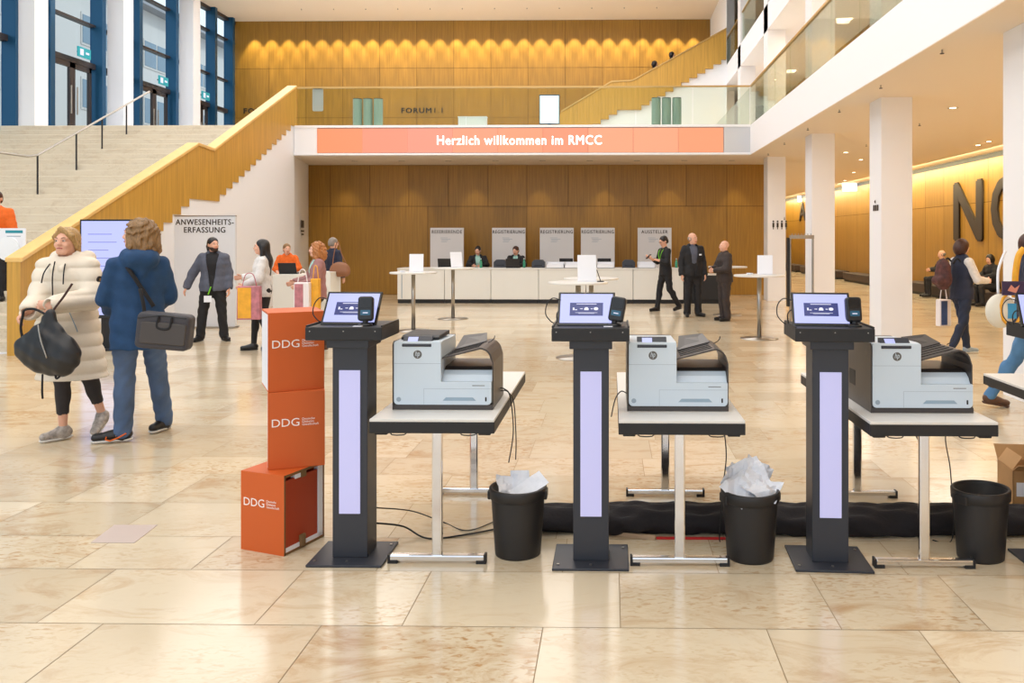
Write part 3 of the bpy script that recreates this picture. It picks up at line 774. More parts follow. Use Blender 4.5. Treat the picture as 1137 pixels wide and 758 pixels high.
# ------------------------------------------------------------------ printers
def make_printer(label, lid=False):
    r = thing('office_printer', label, 'printer')     # origin: front left bottom corner
    u = .000714
    w = .51
    # dark base and side shells
    MB().box(.002, w - .002, .006, .42, 0, .026).build('base', M_prnd, r, bevel=.002)
    MB().prism([(0, .0), (.42, 0), (.42, .335), (.02, .345), (0, .33)], 'x', 0, .006).build('side_shell', M_prnd, r, bevel=.002)
    MB().box(.006, w - .01, .36, .42, .02, .20).box(.006, .24, .39, .42, .2, .335).build('back_shell', M_prnd, r)
    # white body with rounded lower corners
    pts = []
    for k in range(6): a = R(180 + 90 * k / 5); pts.append((.008 + .02 + .02 * math.cos(a), .026 + .02 + .02 * math.sin(a)))
    for k in range(6): a = R(270 + 90 * k / 5); pts.append((w - .028 + .02 * math.cos(a), .026 + .02 + .02 * math.sin(a)))
    pts += [(w - .008, .142), (.247, .142), (.247, .338), (.240, .345), (.014, .345), (.008, .338)]
    body = MB().prism(pts, 'y', 0, .03).build('front_cover', M_prn, r, bevel=.002)
    MB().prism([(.03, .03), (.385, .03), (.385, .335), (.06, .345), (.03, .345)], 'x', .008, .247).build('tower', M_prn, r, bevel=.004)
    MB().prism([(.03, .03), (.38, .03), (.38, .19), (.08, .19), (.05, .17), (.03, .142)], 'x', .247, w - .008).build('lower_body', M_prn, r, bevel=.003)
    MB().prism([(.08, .19), (.38, .19), (.38, .204), (.12, .202)], 'x', .2475, w - .010).build('output_tray', M_prnd, r)
    # seams
    MB().box(.008, .247, -.0006, 0, .2335, .235).box(.160, .1612, -.0006, 0, .028, .108).box(.160, w - .008, -.0006, 0, .107, .1082).build('seam', M_prn2, r)
    MB().prism([(.255, .047), (.425, .047), (.408, .064), (.272, .064)], 'y', -.001, 0).build('drawer_handle', mat('printer_handle', srgb(150, 172, 190), .4), r)
    MB().prism(rrect(.470, .478, .044, .066, .003), 'y', -.0012, 0).build('usb_port', M_black, r)
    MB().box(.405, .468, -.0006, 0, .122, .125).build('model_mark', M_prnd, r)
    MB().prism([(.033 + .012 * math.cos(R(a)), .053 + .012 * math.sin(R(a))) for a in range(0, 360, 20)], 'y', -.0005, 0).build('round_mark', M_prn2, r)
    # round logo
    lg = MB().prism([(.1285 + .0215 * math.cos(R(a)), .28 + .0215 * math.sin(R(a))) for a in range(0, 360, 12)], 'y', -.001, 0).build('logo', mat('logo_grey', srgb(96, 94, 92), .35), r)
    text('hp', .024, .034, (.1285, -.0012, .281), M_prn, lg, shear=.25, depth=.0006)
    # control panel with tiny display, lid on top
    cp = MB().prism([(-.005, .322), (.0, .318), (.055, .344), (.055, .368), (.042, .368), (-.005, .330)], 'x', .050, .198).build('control_panel', M_anth, r, bevel=.002)
    fy = lambda t, e: (-.005 + .047 * t - .63 * e, .330 + .038 * t + .78 * e)
    MB().prism([fy(.4, .0), fy(.4, .001), fy(.88, .001), fy(.88, 0)], 'x', .075, .125).build('display', M_screen, cp)
    if lid: MB().prism([(.058, .346), (.33, .346), (.33, .368), (.09, .368), (.058, .36)], 'x', .03, .225).build('scanner_lid', M_black, r, bevel=.004)
    # output lid that bridges to the other side and folds down
    th = .008
    outer = [(.2475, .262), (.44, .312)] + [(.44 + .062 * math.sin(R(a)), .25 + .062 * math.cos(R(a))) for a in (12, 30, 48, 66, 82)] + [(w - .001, .235), (w - .001, .0)]
    inner = [(w - .007, 0), (w - .007, .235)] + [(.44 + .053 * math.sin(R(a)), .25 + .053 * math.cos(R(a))) for a in (82, 66, 48, 30, 12)] + [(.44, .303), (.2475, .254)]
    MB().prism(outer + inner, 'y', .02, .39).build('output_lid', M_prnd, r, bevel=.002)
    rb = MB()
    for k in range(6): rb.add([(.27, .06 + .05 * k, .2685), (.43, .06 + .05 * k, .3105), (.43, .063 + .05 * k, .3105), (.27, .063 + .05 * k, .2685), (.27, .06 + .05 * k, .272), (.43, .06 + .05 * k, .314), (.43, .063 + .05 * k, .314), (.27, .063 + .05 * k, .272)], [(4, 5, 6, 7), (0, 1, 5, 4), (3, 2, 6, 7)])
    rb.build('rib', M_black, r)
    MB().tube(curve_pts([(.455, .20, .315), (.475, .20, .325), (.487, .20, .338), (.49, .20, .352)], 4), .0025, 6).build('wire_stop', M_black, r)
    MB().add([(.27, .25, .273), (.44, .25, .318), (.42, .40, .345), (.29, .40, .330), (.27, .25, .268), (.44, .25, .312), (.42, .40, .340), (.29, .40, .325)], [(0, 1, 2, 3), (7, 6, 5, 4), (0, 4, 5, 1), (1, 5, 6, 2), (2, 6, 7, 3), (3, 7, 4, 0)]).build('paper_flap', M_prnd, r)
    MB().box(-.001, .0, .26, .36, .09, .17).build('side_hatch', M_black, r)
    return r
PL = ['white and dark grey laser printer on the table beside the orange boxes kiosk',
      'white and dark grey laser printer on the middle table beside the bin with crumpled paper',
      'white and dark grey laser printer on the table before the wide white pillar']
p0 = make_printer(PL[0], True); p1 = make_printer(PL[1])
for i, (x, y) in enumerate(((-.851 - .255, 4.075), (.335 - .255, 4.06), (1.542 - .255, 4.04))):
    p = (p0, p1)[i] if i < 2 else copy_tree(p1); place(p, (x, y, .7365), 0, PL[i]); p['group'] = 'office printers'
# cables of the printers and on the floor
cable([(-.60, 4.34, .80), (-.575, 4.36, .79), (-.55, 4.40, .74), (-.535, 4.42, .55), (-.55, 4.34, .40)], .0035, 'black power cord hanging from the first printer into the bin beside it')
cable([(-.60, 4.36, .78), (-.565, 4.40, .77), (-.535, 4.44, .70), (-.525, 4.46, .5), (-.52, 4.40, .40)], .003, 'second thin cord hanging beside the first printer behind the paper-filled bin')
cable([(.08, 4.20, .80), (.05, 4.2, .81), (.02, 4.14, .78), (.0, 4.10, .70)], .003, 'thin black cord arching from the middle printer towards the middle kiosk')
cable([(.56, 4.05, .67), (.58, 4.10, .5), (.575, 4.2, .3), (.57, 4.28, .02), (.60, 4.33, .006)], .003, 'thin black cord hanging from the middle table behind the bin with crumpled paper')
cable([(1.73, 4.15, .67), (1.76, 4.3, .55), (1.80, 4.33, .35), (1.80, 4.31, .02), (1.70, 4.32, .006)], .003, 'thin black cord hanging from the third table above the empty bin')
cable([(-1.22, 4.2, .12), (-1.12, 4.35, .05), (-.98, 4.30, .006), (-.8, 4.35, .006), (-.55, 4.5, .006), (-.3, 4.7, .006)], .005, 'thick black cable lying on the floor from the first kiosk under the first table')
cable([(-1.22, 4.2, .2), (-1.1, 4.45, .10), (-.95, 4.55, .006), (-.78, 4.42, .006), (-.6, 4.62, .006), (-.3, 4.76, .006)], .0035, 'thin black cable on the floor beside the thick one under the first table')

# ------------------------------------------------------------------ waste bins and paper
def make_bin(label):
    r = thing('waste_bin', label, 'bin')
    MB().lathe([(0, .004), (.112, .004), (.115, .0), (.117, .01), (.137, .30), (.137, .325), (.131, .325), (.112, .012), (0, .012)], n=48).build('body', mat('bin_plastic', srgb(36, 34, 35), .5), r, smooth=True)
    MB().lathe([(.137, .285), (.145, .29), (.147, .335), (.143, .34), (.131, .34), (.131, .32)], n=48).build('rim', mat('bin_plastic', srgb(36, 34, 35), .5), r, smooth=True)
    for sx in (-1, 1): MB().box(sx * .143 - .008, sx * .143 + .008, -.04, .04, .28, .325).build('handle', mat('bin_plastic', srgb(36, 34, 35), .5), r, bevel=.006)
    return r
BL = ['black round waste bin with flat torn papers beside the first table', 'black round waste bin heaped with crumpled white paper beside the middle table', 'empty black oval waste bin beside the third table']
b0 = make_bin(BL[0])
BX = [(-.476, 4.13), (.70, 4.10), (1.862, 4.12)]
for i, (x, y) in enumerate(BX):
    q = b0 if i == 0 else copy_tree(b0); place(q, (x, y, 0), R(15 * i), BL[i]); q['group'] = 'black waste bins'
    if i == 2: q.scale = (1.05, .9, 1.02)
def sheet(name, cx, cy, cz, w, h, rot, seed, amp, label):
    rnd = random.Random(seed); n = 9; v = []; f = []
    ox, oy = rnd.random() * 9, rnd.random() * 9
    for i in range(n):
        for j in range(n):
            x, y = (i / (n - 1) - .5) * w, (j / (n - 1) - .5) * h
            z = amp * noise.noise((x * 14 + ox, y * 14 + oy, 0)) + amp * .6 * abs(noise.noise((x * 30 + oy, y * 30, 3)))
            v.append((x, y, z))
    for i in range(n - 1):
        for j in range(n - 1): f.append((i * n + j, (i + 1) * n + j, (i + 1) * n + j + 1, i * n + j + 1))
    m = MB(); m.add(v, f); o = m.build(name, M_paper); so = o.modifiers.new('s', 'SOLIDIFY'); so.thickness = .0006
    o.location = (cx, cy, cz); o.rotation_euler = tuple(R(a) for a in rot); tag(o, label, 'paper', 'waste paper'); return o
x, y = BX[0]
sheet('paper_sheet', x - .05, y + .01, .315, .13, .16, (45, 20, 30), 1, .03, 'bent white sheet standing in the bin beside the first table, facing the kiosk')
sheet('paper_sheet', x + .00, y + .04, .33, .10, .15, (60, -10, -20), 2, .03, 'folded white sheet in the middle of the bin beside the first table')
sheet('paper_sheet', x + .055, y - .01, .335, .19, .10, (25, -28, 25), 3, .008, 'stiff grey-white sheet poking over the rim of the bin beside the first table')
x, y = BX[1]
for k, (dx, dy, dz, w, h, rot) in enumerate(((-.04, -.03, .35, .18, .16, (35, -25, 30)), (.05, -.02, .36, .19, .15, (30, 25, -15)), (.0, .03, .39, .18, .18, (50, -20, 10)), (.03, .05, .37, .16, .2, (60, 30, 5)), (-.06, .04, .36, .15, .15, (50, -35, 50)))):
    sheet('paper_sheet', x + dx, y + dy, dz, w, h, rot, 10 + k, .035, ['crumpled white sheet at the near left of the overfull bin', 'crumpled white sheet hanging over the near right rim of the overfull bin', 'crumpled white sheet forming the peak of the overfull bin', 'crumpled white sheet behind the peak in the overfull bin', 'crumpled white sheet leaning at the far left of the overfull bin'][k])

# ------------------------------------------------------------------ orange boxes
def orange_box(label, x, y, z, rz, h, open_side=False):
    r = thing('orange_box', label, 'box', (x, y, z), R(rz), 'stacked orange boxes')
    w, d = .14, .15
    if open_side:
        b = MB().box(-w, w, -d, -d + .012, .014, h - .014).box(-w, w, d - .012, d, .014, h - .014).box(-w, -w + .012, -d + .012, d - .012, .014, h - .014).box(-w, w, -d, d, 0, .014).box(-w, w, -d, d, h - .014, h)
        b.build('shell', M_orange, r)
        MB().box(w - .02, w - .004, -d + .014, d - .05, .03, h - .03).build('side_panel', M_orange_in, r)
        MB().box(w - .03, w + .0005, d - .045, d - .012, .014, h - .014).box(w - .03, w + .0005, -d + .012, d - .012, .014, .035).box(w - .03, w + .0005, -d + .08, -d + .12, h - .036, h - .014).build('inner_lining', M_paper, r)
        MB().box(w, w + .001, -d, d, 0, .012).box(w, w + .001, -d, d, h - .012, h).box(w, w + .001, -d, -d + .010, 0, h).box(w, w + .001, d - .010, d, 0, h).build('cut_edge', M_edge, r)
        MB().cyl((w - .002, -.02, .015), (w - .002, -.02, .07), .02, n=12).box(w, w + .003, -d + .12, -d + .16, h - .04, h).build('strap', M_edge, r)
    else:
        MB().box(-w, w, -d, d, 0, h).build('shell', M_orange, r, bevel=.002)
        MB().box(-w - .001, -w, -d + .01, d - .01, .01, h - .01).build('side_panel', M_paper, r)
    zt = h * (.60 if not open_side else .62)
    sc_ = .68 if open_side else 1
    tx = -.053
    text('DDG', .134, .041, (tx, -d - .0006, zt), M_whiteprint, r, bold=.0, depth=.0006)
    for k, wd in enumerate((.062, .058, .082)):
        text(('Deutsche', 'Diabetes', 'Gesellschaft')[k], wd, .011, (.028, -d - .0006, zt + .0145 - .0145 * k), M_whiteprint, r, align='L', depth=.0006)
    return r
orange_box('orange cardboard box standing on the floor with its open side showing, lowest of the stack', -1.728, 4.243, 0, -20, .405, True)
orange_box('orange cardboard box in the middle of the stack', -1.697, 4.345, .4055, 21, .398)
orange_box('orange cardboard box on top of the stack, partly behind the kiosk desk', -1.725, 4.36, .804, 29, .412)

# ------------------------------------------------------------------ black cloth bag, plank, strap, cardboard box behind
s = SDF((-.5, 4.25, -.02), (3.2, 4.75, .25), .012)
rnd = random.Random(3)
xs_ = np.linspace(-.36, 3.1, 15)
for a, c in zip(xs_[:-1], xs_[1:]):
    s.cone((a, 4.50 + rnd.uniform(-.01, .01), .055), (c, 4.50 + rnd.uniform(-.01, .01), .055), rnd.uniform(.115, .135), rnd.uniform(.115, .135), .06, q=.5, qa=(0, 0, 1))
s.cone((-.36, 4.45, .05), (0, 4.42, .04), .05, .05, .05); s.cone((1.0, 4.42, .03), (1.6, 4.40, .03), .04, .04, .05)
s.disp(lambda x, y, z: .007 * np.sin(x * 9 + y * 60 + 2 * np.sin(x * 5)) + .004 * np.sin(x * 21 - y * 90 + z * 60))
s.plane((0, 0, -1), -.001)
o = s.mesh('cloth_bag', mat('black_fabric', srgb(30, 26, 30), .85, bump=.3, bscale=60)); tag(o, 'long black fabric bag lying flat on the floor behind the kiosks and bins', 'bag')
tag(MB().prism([(0, 0), (.22, -.06), (.225, -.045), (.005, .015)], 'z', .0, .022).build('wooden_strip', mat('strip_beige', srgb(196, 168, 140), .6)), 'pale wooden strip lying on the floor beside the middle table leg', 'strip').location = (.01, 4.37, .0)
tag(MB().box(-.2, .2, -.01, .01, 0, .008).build('red_strap', mat('red_fabric', srgb(200, 40, 40), .7)), 'red strap on the floor in front of the black fabric bag by the middle table', 'strap').location = (.44, 4.33, 0)
cb = thing('cardboard_box', 'open brown cardboard box with white label on the floor at the picture edge', 'box', (2.52, 4.80, 0), R(-6))
MB().box(-.2, .2, -.12, -.114, .0, .27).box(-.2, .2, .114, .12, 0, .27).box(-.2, -.194, -.12, .12, 0, .27).box(.194, .2, -.12, .12, 0, .27).box(-.2, .2, -.12, .12, 0, .006).build('box_body', M_brown, cb)
fl = MB().box(-.2, .2, -.003, .003, 0, .10).build('flap', M_brown, cb); fl.location = (0, -.117, .268); fl.rotation_euler = (R(60), 0, 0)
fl = MB().box(-.2, .2, -.003, .003, 0, .10).build('flap', M_brown, cb); fl.location = (0, .117, .27); fl.rotation_euler = (R(-40), 0, 0)
fl = MB().box(-.003, .003, -.115, .115, 0, .09).build('flap', M_brown, cb); fl.location = (-.197, 0, .27); fl.rotation_euler = (0, R(35), 0)
MB().box(-.18, -.09, -.122, -.1205, .12, .20).build('label', M_paper, cb)

# ------------------------------------------------------------------ standing tables
def make_bar_table(label):
    r = thing('standing_table', label, 'table')
    MB().lathe([(0, 0), (.30, 0), (.30, .008), (.05, .016), (.03, .03), (0, .03)], n=48).build('base', M_steel, r, smooth=True)
    MB().cyl((0, 0, .02), (0, 0, 1.0), .035, n=20).build('pole', M_steel, r, smooth=True)
    MB().lathe([(0, .995), (.40, .995), (.405, 1.0), (.405, 1.018), (.40, 1.022), (0, 1.022)], n=64).build('tabletop', M_table, r)
    return r
bt = [(459, 14.1, 'round white standing table behind the first printer beside the counter end'), (503, 16.2, 'round white standing table in front of the first sign board'),
      (642, 10.9, 'round white standing table behind the middle kiosk, nearest of the pair there'), (656.5, 12.0, 'round white standing table just behind the other one at the middle kiosk'),
      (843, 13.0, 'round white standing table beside the far white pillar'), (808, 17.0, 'round white standing table behind the bald man')]
q0 = make_bar_table(bt[0][2]); BT = []
for i, (px, D, l) in enumerate(bt):
    q = q0 if i == 0 else copy_tree(q0); p = P(px, 265, D); place(q, (p.x, p.y, 0), 0, l); q['group'] = 'round standing tables'; BT.append(p)
def make_stand(label):
    r = thing('display_stand', label, 'sign')
    a = MB().box(-.12, .12, -.004, .004, .012, .32).build('sheet', M_paper, r); a.rotation_euler = (R(-14), 0, 0)
    MB().box(-.12, .12, 0, .13, 0, .008).build('foot', M_paper, r)
    MB().prism([(.03, .008), (.12, .008), (.075, .20)], 'x', -.003, .003).build('support', M_steel, r)
    return r
sl = [(BT[0], .05, 10, 'white info card standing on the table behind the first printer'), (BT[1], .08, 30, 'white info card standing on the table before the first sign board'),
      (BT[2], .12, 6, 'tall white info card standing on the table behind the middle kiosk'), (BT[4], .09, -12, 'white info card standing on the table by the far white pillar')]
s0 = make_stand(sl[0][3])
for i, (p, dx, rz, l) in enumerate(sl):
    q = s0 if i == 0 else copy_tree(s0); place(q, (p.x + dx, p.y, 1.0225), R(rz), l); q['group'] = 'info cards on the standing tables'
    if i == 2: q.scale = (1.05, 1, 1.15)
def small_dish(p, dx, dy, l, c):
    o = MB().lathe([(0, 0), (.04, 0), (.055, .03), (.05, .03), (.037, .006), (0, .006)], n=20).build('bowl', c, smooth=True); o.location = (p.x + dx, p.y + dy, 1.0225); tag(o, l, 'bowl')
small_dish(BT[0], -.16, -.1, 'small white bowl on the table behind the first printer', M_paper)
small_dish(BT[4], -.16, -.05, 'small white bowl on the table by the far pillar', M_paper)
small_dish(BT[5], -.1, -.0, 'small white bowl on the table behind the bald man', M_paper)
ph = thing('pen_holder', 'small black pen stand on the table behind the middle kiosk', 'pen holder', (BT[2].x + .30, BT[2].y, 1.0225))
MB().lathe([(0, 0), (.05, 0), (.045, .012), (0, .014)], n=20).build('base', M_black, ph); MB().tube([(0, 0, .012), (-.05, 0, .16)], .006).build('pen', M_black, ph)

# ------------------------------------------------------------------ counter
YC = 20.02
M_cnt = mat('counter_white', srgb(228, 226, 220), .35)
ex = [XY(p, YC) for p in (441, 493.5, 545, 598, 650.5, 703, 759)]
cl = ['white counter unit at the end beside the first standing table', 'white counter unit between the first and second sign boards', 'white counter unit in front of the second sign board', 'white counter unit between the two middle signs', 'white counter unit behind the middle kiosk', 'white counter unit in front of the exhibitor sign']
for i in range(6):
    r = thing('counter_unit', cl[i], 'counter', ((ex[i] + ex[i + 1]) / 2, YC, 0), 0, 'white counter units'); hw = (ex[i + 1] - ex[i]) / 2 - .006
    MB().box(-hw, hw, 0, .7, .10, .84).build('body', M_cnt, r, bevel=.004); MB().box(-hw, hw, .04, .66, 0, .10).build('plinth', M_black, r)
    MB().box(-hw + .1, -hw + .12, -.004, 0, .12, .82).build('seam', M_prn2, r) if i in (0,) else None
w = MB().box(ex[0], ex[-1], YC - .015, YC + .72, .8405, .872).build('worktop', M_table, bevel=.004); tag(w, 'long continuous white worktop running over all the counter units', 'worktop')
r = thing('counter_unit', 'black counter unit at the end behind the standing men', 'counter', (XY(781, YC), YC, 0)); hw = (XY(803, YC) - XY(760, YC)) / 2
MB().box(-hw, hw, 0, .7, .10, .70).build('body', M_black, r, bevel=.004); MB().box(-hw, hw, .04, .66, 0, .10).build('plinth', M_black, r); MB().box(-hw, hw, -.01, .71, .70, .72).build('top', M_table, r)
def counter_item(kind, px, l, dy=.3):
    x = XY(px, YC + dy)
    if kind == 'laptop':
        r = thing('laptop', l, 'laptop', (x, YC + dy, .8725)); MB().box(-.17, .17, -.12, .12, 0, .02).build('keyboard', M_black, r)
        a = MB().box(-.17, .17, 0, .01, 0, .22).build('lid', M_black, r); a.location = (0, -.12, .02); a.rotation_euler = (R(15), 0, 0)
    elif kind == 'printer':
        r = thing('label_printer', l, 'printer', (x, YC + dy, .8725)); MB().prism([(-.16, 0), (.16, 0), (.16, .14), (.10, .2), (-.10, .2), (-.16, .14)], 'y', -.14, .14).build('housing', M_anth, r, bevel=.01); MB().box(-.10, .10, -.145, -.14, .05, .07).build('slot', M_black2, r)
    elif kind == 'box':
        r = thing('document_tray', l, 'tray', (x, YC + dy, .8725))
        MB().box(-.22, .22, -.14, .14, 0, .012).box(-.22, -.21, -.14, .14, 0, .15).box(.21, .22, -.14, .14, 0, .15).box(-.22, .22, .13, .14, 0, .15).box(-.22, .22, -.14, -.13, 0, .09).build('tray_body', M_paper, r); MB().box(-.19, .19, -.11, .11, .0125, .12).build('paper_stack', M_paper, r)
    elif kind == 'bottle':
        r = thing('water_bottle', l, 'bottle', (x, YC + dy, .8725)); MB().lathe([(0, 0), (.033, 0), (.035, .02), (.035, .14), (.014, .19), (.014, .215), (0, .215)], n=20).build('body', mat('bottle_green', srgb(60, 140, 110), .1), r, smooth=True); MB().cyl((0, 0, .215), (0, 0, .235), .015).build('cap', M_paper, r)
for k, px, l, dy in (('laptop', 495, 'black laptop beside the seated man at the counter', .25), ('laptop', 570, 'black laptop in front of the seated woman at the counter', .2), ('printer', 598, 'dark label printer beside the seated woman', .4), ('box', 617, 'white document tray next to the dark label printer below the third sign', .17),
                 ('laptop', 629, 'black laptop screen behind the third sign base', .52), ('box', 637, 'white document tray left of the tall info card', .17), ('laptop', 671, 'black laptop below the fourth sign', .52), ('box', 672.5, 'white document tray below the fourth sign', .17), ('printer', 698, 'dark label printer between the fourth sign and the man with the phone', .4),
                 ('box', 717.5, 'white document tray beside the man with the phone', .3), ('bottle', 534, 'small green bottle in front of the seated man', .2), ('bottle', 582, 'small bottle beside the seated woman', .45), ('bottle', 751, 'small bottle at the counter end behind the man with the phone', .3), ('printer', 556, 'low dark device between the seated man and woman', .55)):
    counter_item(k, px, l, dy)
# sign boards
M_board = mat('sign_board_white', srgb(214, 212, 214), .5)
sg = [(478, 515, 'REFERIERENDE', 'tall white sign board reading REFERIERENDE behind the counter', .90), (546.5, 583.5, 'REGISTRIERUNG', 'tall white sign board reading REGISTRIERUNG behind the seated woman', .95),
      (599.5, 637, 'REGISTRIERUNG', 'tall white sign board reading REGISTRIERUNG, second of the three alike', .95), (645, 682.5, 'REGISTRIERUNG', 'tall white sign board reading REGISTRIERUNG behind the tall info card', .95), (708, 745.5, 'AUSSTELLER', 'tall white sign board reading AUSSTELLER behind the man with the phone', .78)]
for a, c, tx, l, fr_ in sg:
    Y = 22.2; x0, x1 = XY(a, Y), XY(c, Y); r = thing('sign_board', l, 'sign', ((x0 + x1) / 2, Y, 0), 0, 'white sign boards behind the counter'); hw = (x1 - x0) / 2
    MB().box(-hw, hw, -.03, .03, .0, 1.90).build('board', M_board, r, bevel=.004)
    text(tx, 2 * hw * fr_, .09, (0, -.0305, 1.79), M_letter, r, bold=.03, space=1.15)
    MB().box(-.18, .02, -.032, -.03, 1.62, 1.63).box(-.16, .10, -.032, -.03, 1.585, 1.595).box(-.15, .03, -.032, -.03, 1.55, 1.56).box(-.16, .0, -.032, -.03, 1.515, 1.525).build('small_print', M_prn2, r)

# banner for attendance registration
Y = 14.45; x0, x1 = XY(194.5, Y), XY(262, Y)
r = thing('banner_wall', 'tall white banner reading ANWESENHEITSERFASSUNG behind the man in the grey jacket', 'banner', ((x0 + x1) / 2, Y, 0)); hw = (x1 - x0) / 2
MB().box(-hw, hw, -.03, .03, .03, 2.0).build('panel', mat('banner_white', srgb(222, 224, 230), .5), r); MB().box(-hw, hw, -.12, .12, 0, .03).build('foot', M_steel, r); MB().box(-hw, hw, -.035, .035, 2.0, 2.02).build('top_bar', M_steel, r)
text('ANWESENHEITS-', hw * 1.9, .10, (0, -.031, 1.90), M_letter, r, bold=.03, space=1.12); text('ERFASSUNG', hw * 1.35, .10, (0, -.031, 1.76), M_letter, r, bold=.03, space=1.12)
# pictogram by the niche corner
p = XY(333, 21)
t = thing('pictogram', 'small black pictogram block on the white stair wall corner', 'pictogram', (XS + .003, ygl(0) * 0 + 0, 0))
r_ = (332.5 - 663) / 900; yy = (XS) * (CT + r_ * ST) / (r_ * CT - ST)
t.location = (-8.395, 21.9, 1.95); t.rotation_euler = (0, 0, R(103.4))
b = MB()
for k in range(4): b.box(-.30 + k * .15, -.20 + k * .15, -.006, 0, -.05, .15)
b.build('figures', M_letter, t); MB().box(-.3, .3, -.006, 0, -.16, -.12).box(-.2, .2, -.006, 0, -.25, -.21).build('caption_line', M_letter, t)

# white service counters at the foot of the stair wall
for i, (a, c, D, z, l) in enumerate(((303, 341, 15.2, .93, 'white service counter beside the woman in the orange vest'), (345, 367, 15.8, .95, 'small white service counter behind the blonde woman'))):
    p, q = P(a, 300, D), P(c, 300, D); r = thing('service_counter', l, 'counter', ((p.x + q.x) / 2, p.y, 0), 0, 'white service counters'); hw = (q.x - p.x) / 2
    MB().box(-hw, hw, 0, .6, .06, z).build('body', M_cnt, r, bevel=.004); MB().box(-hw + .02, hw - .02, .02, .58, 0, .06).build('plinth', M_black, r)
p = P(319, 300, 15.4); lp = thing('laptop', 'black laptop on the service counter in front of the orange vest', 'laptop', (p.x, p.y + .15, .931)); MB().box(-.17, .17, -.12, .12, 0, .02).build('keyboard', M_black, lp); a = MB().box(-.17, .17, 0, .01, 0, .2).build('lid', M_black, lp); a.location = (0, -.12, .02); a.rotation_euler = (R(20), 0, 0)

# info screen column behind the two visitors
p = P(119, 300, 11.7); r = thing('info_screen', 'tall digital info screen with lavender display behind the two visitors', 'screen', (p.x, p.y, 0))
MB().box(-.40, .40, 0, .09, .45, 1.88).build('casing', M_black2, r, bevel=.006); MB().box(-.375, .375, -.002, 0, .5, 1.855).build('display', M_screen, r)
tl = MB()
for k in range(8): tl.box(-.28, -.28 + (.35, .42, .3, .45)[k % 4], -.003, -.002, 1.66 - .115 * k, 1.672 - .115 * k)
tl.build('text_line', mat('screen_textline', srgb(60, 60, 90), .2, emit=srgb(140, 142, 215), es=.7), r)
MB().box(-.10, .10, .02, .08, .02, .45).build('stand', M_black, r); MB().box(-.3, .3, -.15, .25, 0, .02).build('base', M_black, r)

# sign on pole at the foot of the stair
p = G(16, 390); r = thing('pole_sign', 'white sign on a thin pole with round base at the foot of the stair', 'sign', (p.x, p.y, 0)); k = p.y / 900 * 1.0
MB().lathe([(0, 0), (.24, 0), (.24, .012), (.02, .02), (0, .02)], n=40).build('base', M_paper, r); MB().cyl((0, 0, .01), (0, 0, 1.4), .012).build('pole', M_steel, r)
MB().box(-.25, .17, -.012, .0, 1.38, 1.75).build('board', M_paper, r)
MB().prism([(-.08 + .17 * math.cos(R(a)), 1.46 + .17 * math.sin(R(a))) for a in range(0, 360, 12)], 'y', -.03, -.014).build('round_tag', mat('tag_white', srgb(240, 244, 250), .5), r)
MB().box(-.12, .13, -.0135, -.012, 1.68, 1.72).build('teal_bar', mat('teal_print', srgb(30, 140, 160), .5), r); MB().box(-.1, .1, -.0135, -.012, 1.63, 1.64).build('text_line', M_prn2, r)

# metal rack between the pillars
p = P(890, 300, 15.6); r = thing('metal_rack', 'slim metal rack frame standing before the second pillar', 'rack', (p.x, p.y, 0)); hw = .215
MB().cyl((-hw, 0, 0), (-hw, 0, 1.66), .02).cyl((hw, 0, 0), (hw, 0, 1.66), .02).build('post', M_steel, r); MB().box(-hw - .02, hw + .02, -.03, .03, 1.60, 1.67).build('crossbar', M_steel, r)
MB().box(-hw - .03, -hw + .03, -.25, .25, 0, .03).box(hw - .03, hw + .03, -.25, .25, 0, .03).build('foot', M_steel, r); MB().box(-hw - .065, -hw - .025, -.05, .05, 0.3, 1.62).build('side_panel', M_black, r)
for k in range(7): MB().cyl((-.18 + .06 * k, 0, 1.67), (-.18 + .06 * k, 0, 1.70), .008, n=6).build('hook', M_steel, r)
# wall screen far in the corridor
r = thing('wall_screen', 'small dark screen hanging on the far end of the corridor', 'screen', (XY(885, 45.9), 45.9, 1.8)); MB().box(-.45, .45, 0, .07, -.5, .9).build('casing', M_black, r); MB().box(-.40, .40, -.004, 0, -.1, .85).build('display', mat('dim_screen', srgb(50, 46, 90), .2, emit=srgb(120, 100, 190), es=.5), r)

# ------------------------------------------------------------------ things on the balcony
M_teal = mat('teal_fabric', srgb(138, 162, 152), .5)
def teal(px, i, side):
    Y = 22.0; r = thing('cylinder_seat', 'tall ribbed teal cylinder, %s of the three %s' % (('first', 'middle', 'last')[i], side), 'cylinder', (XY(px, Y), Y, ZB), 0, 'teal cylinders on the balcony')
    n = 20; pr = []
    for k in range(n * 2):
        a = math.pi * k / n; rr = .118 + (.006 if k % 2 else 0); pr.append((rr * math.cos(a), rr * math.sin(a)))
    MB().prism(pr, 'z', .02, .93).build('body', M_teal, r); MB().cyl((0, 0, .93), (0, 0, .945), .122, n=24).build('rim', M_black, r); MB().cyl((0, 0, 0), (0, 0, .02), .11, n=24).build('base', M_black, r)
for i, px in enumerate((397, 408.5, 420)): teal(px, i, 'behind the glass beside the stair top')
for i, px in enumerate((728.5, 740, 751.5)): teal(px, i, 'behind the glass under the distant stair')
Y = 21.3; r = thing('balcony_monitor', 'bright monitor with blue frame standing behind the balcony glass above the banner', 'monitor', (XY(610, Y), Y, ZB))
MB().box(-.27, .27, 0, .05, .15, .92).build('casing', M_frame, r, bevel=.005); MB().box(-.245, .245, -.003, 0, .17, .89).build('display', mat('bright_screen', srgb(220, 230, 240), .3, emit=srgb(226, 240, 255), es=.95), r); MB().box(-.2, .2, -.08, .12, 0, .02).box(-.04, .04, .01, .04, .02, .15).build('stand', M_black, r)
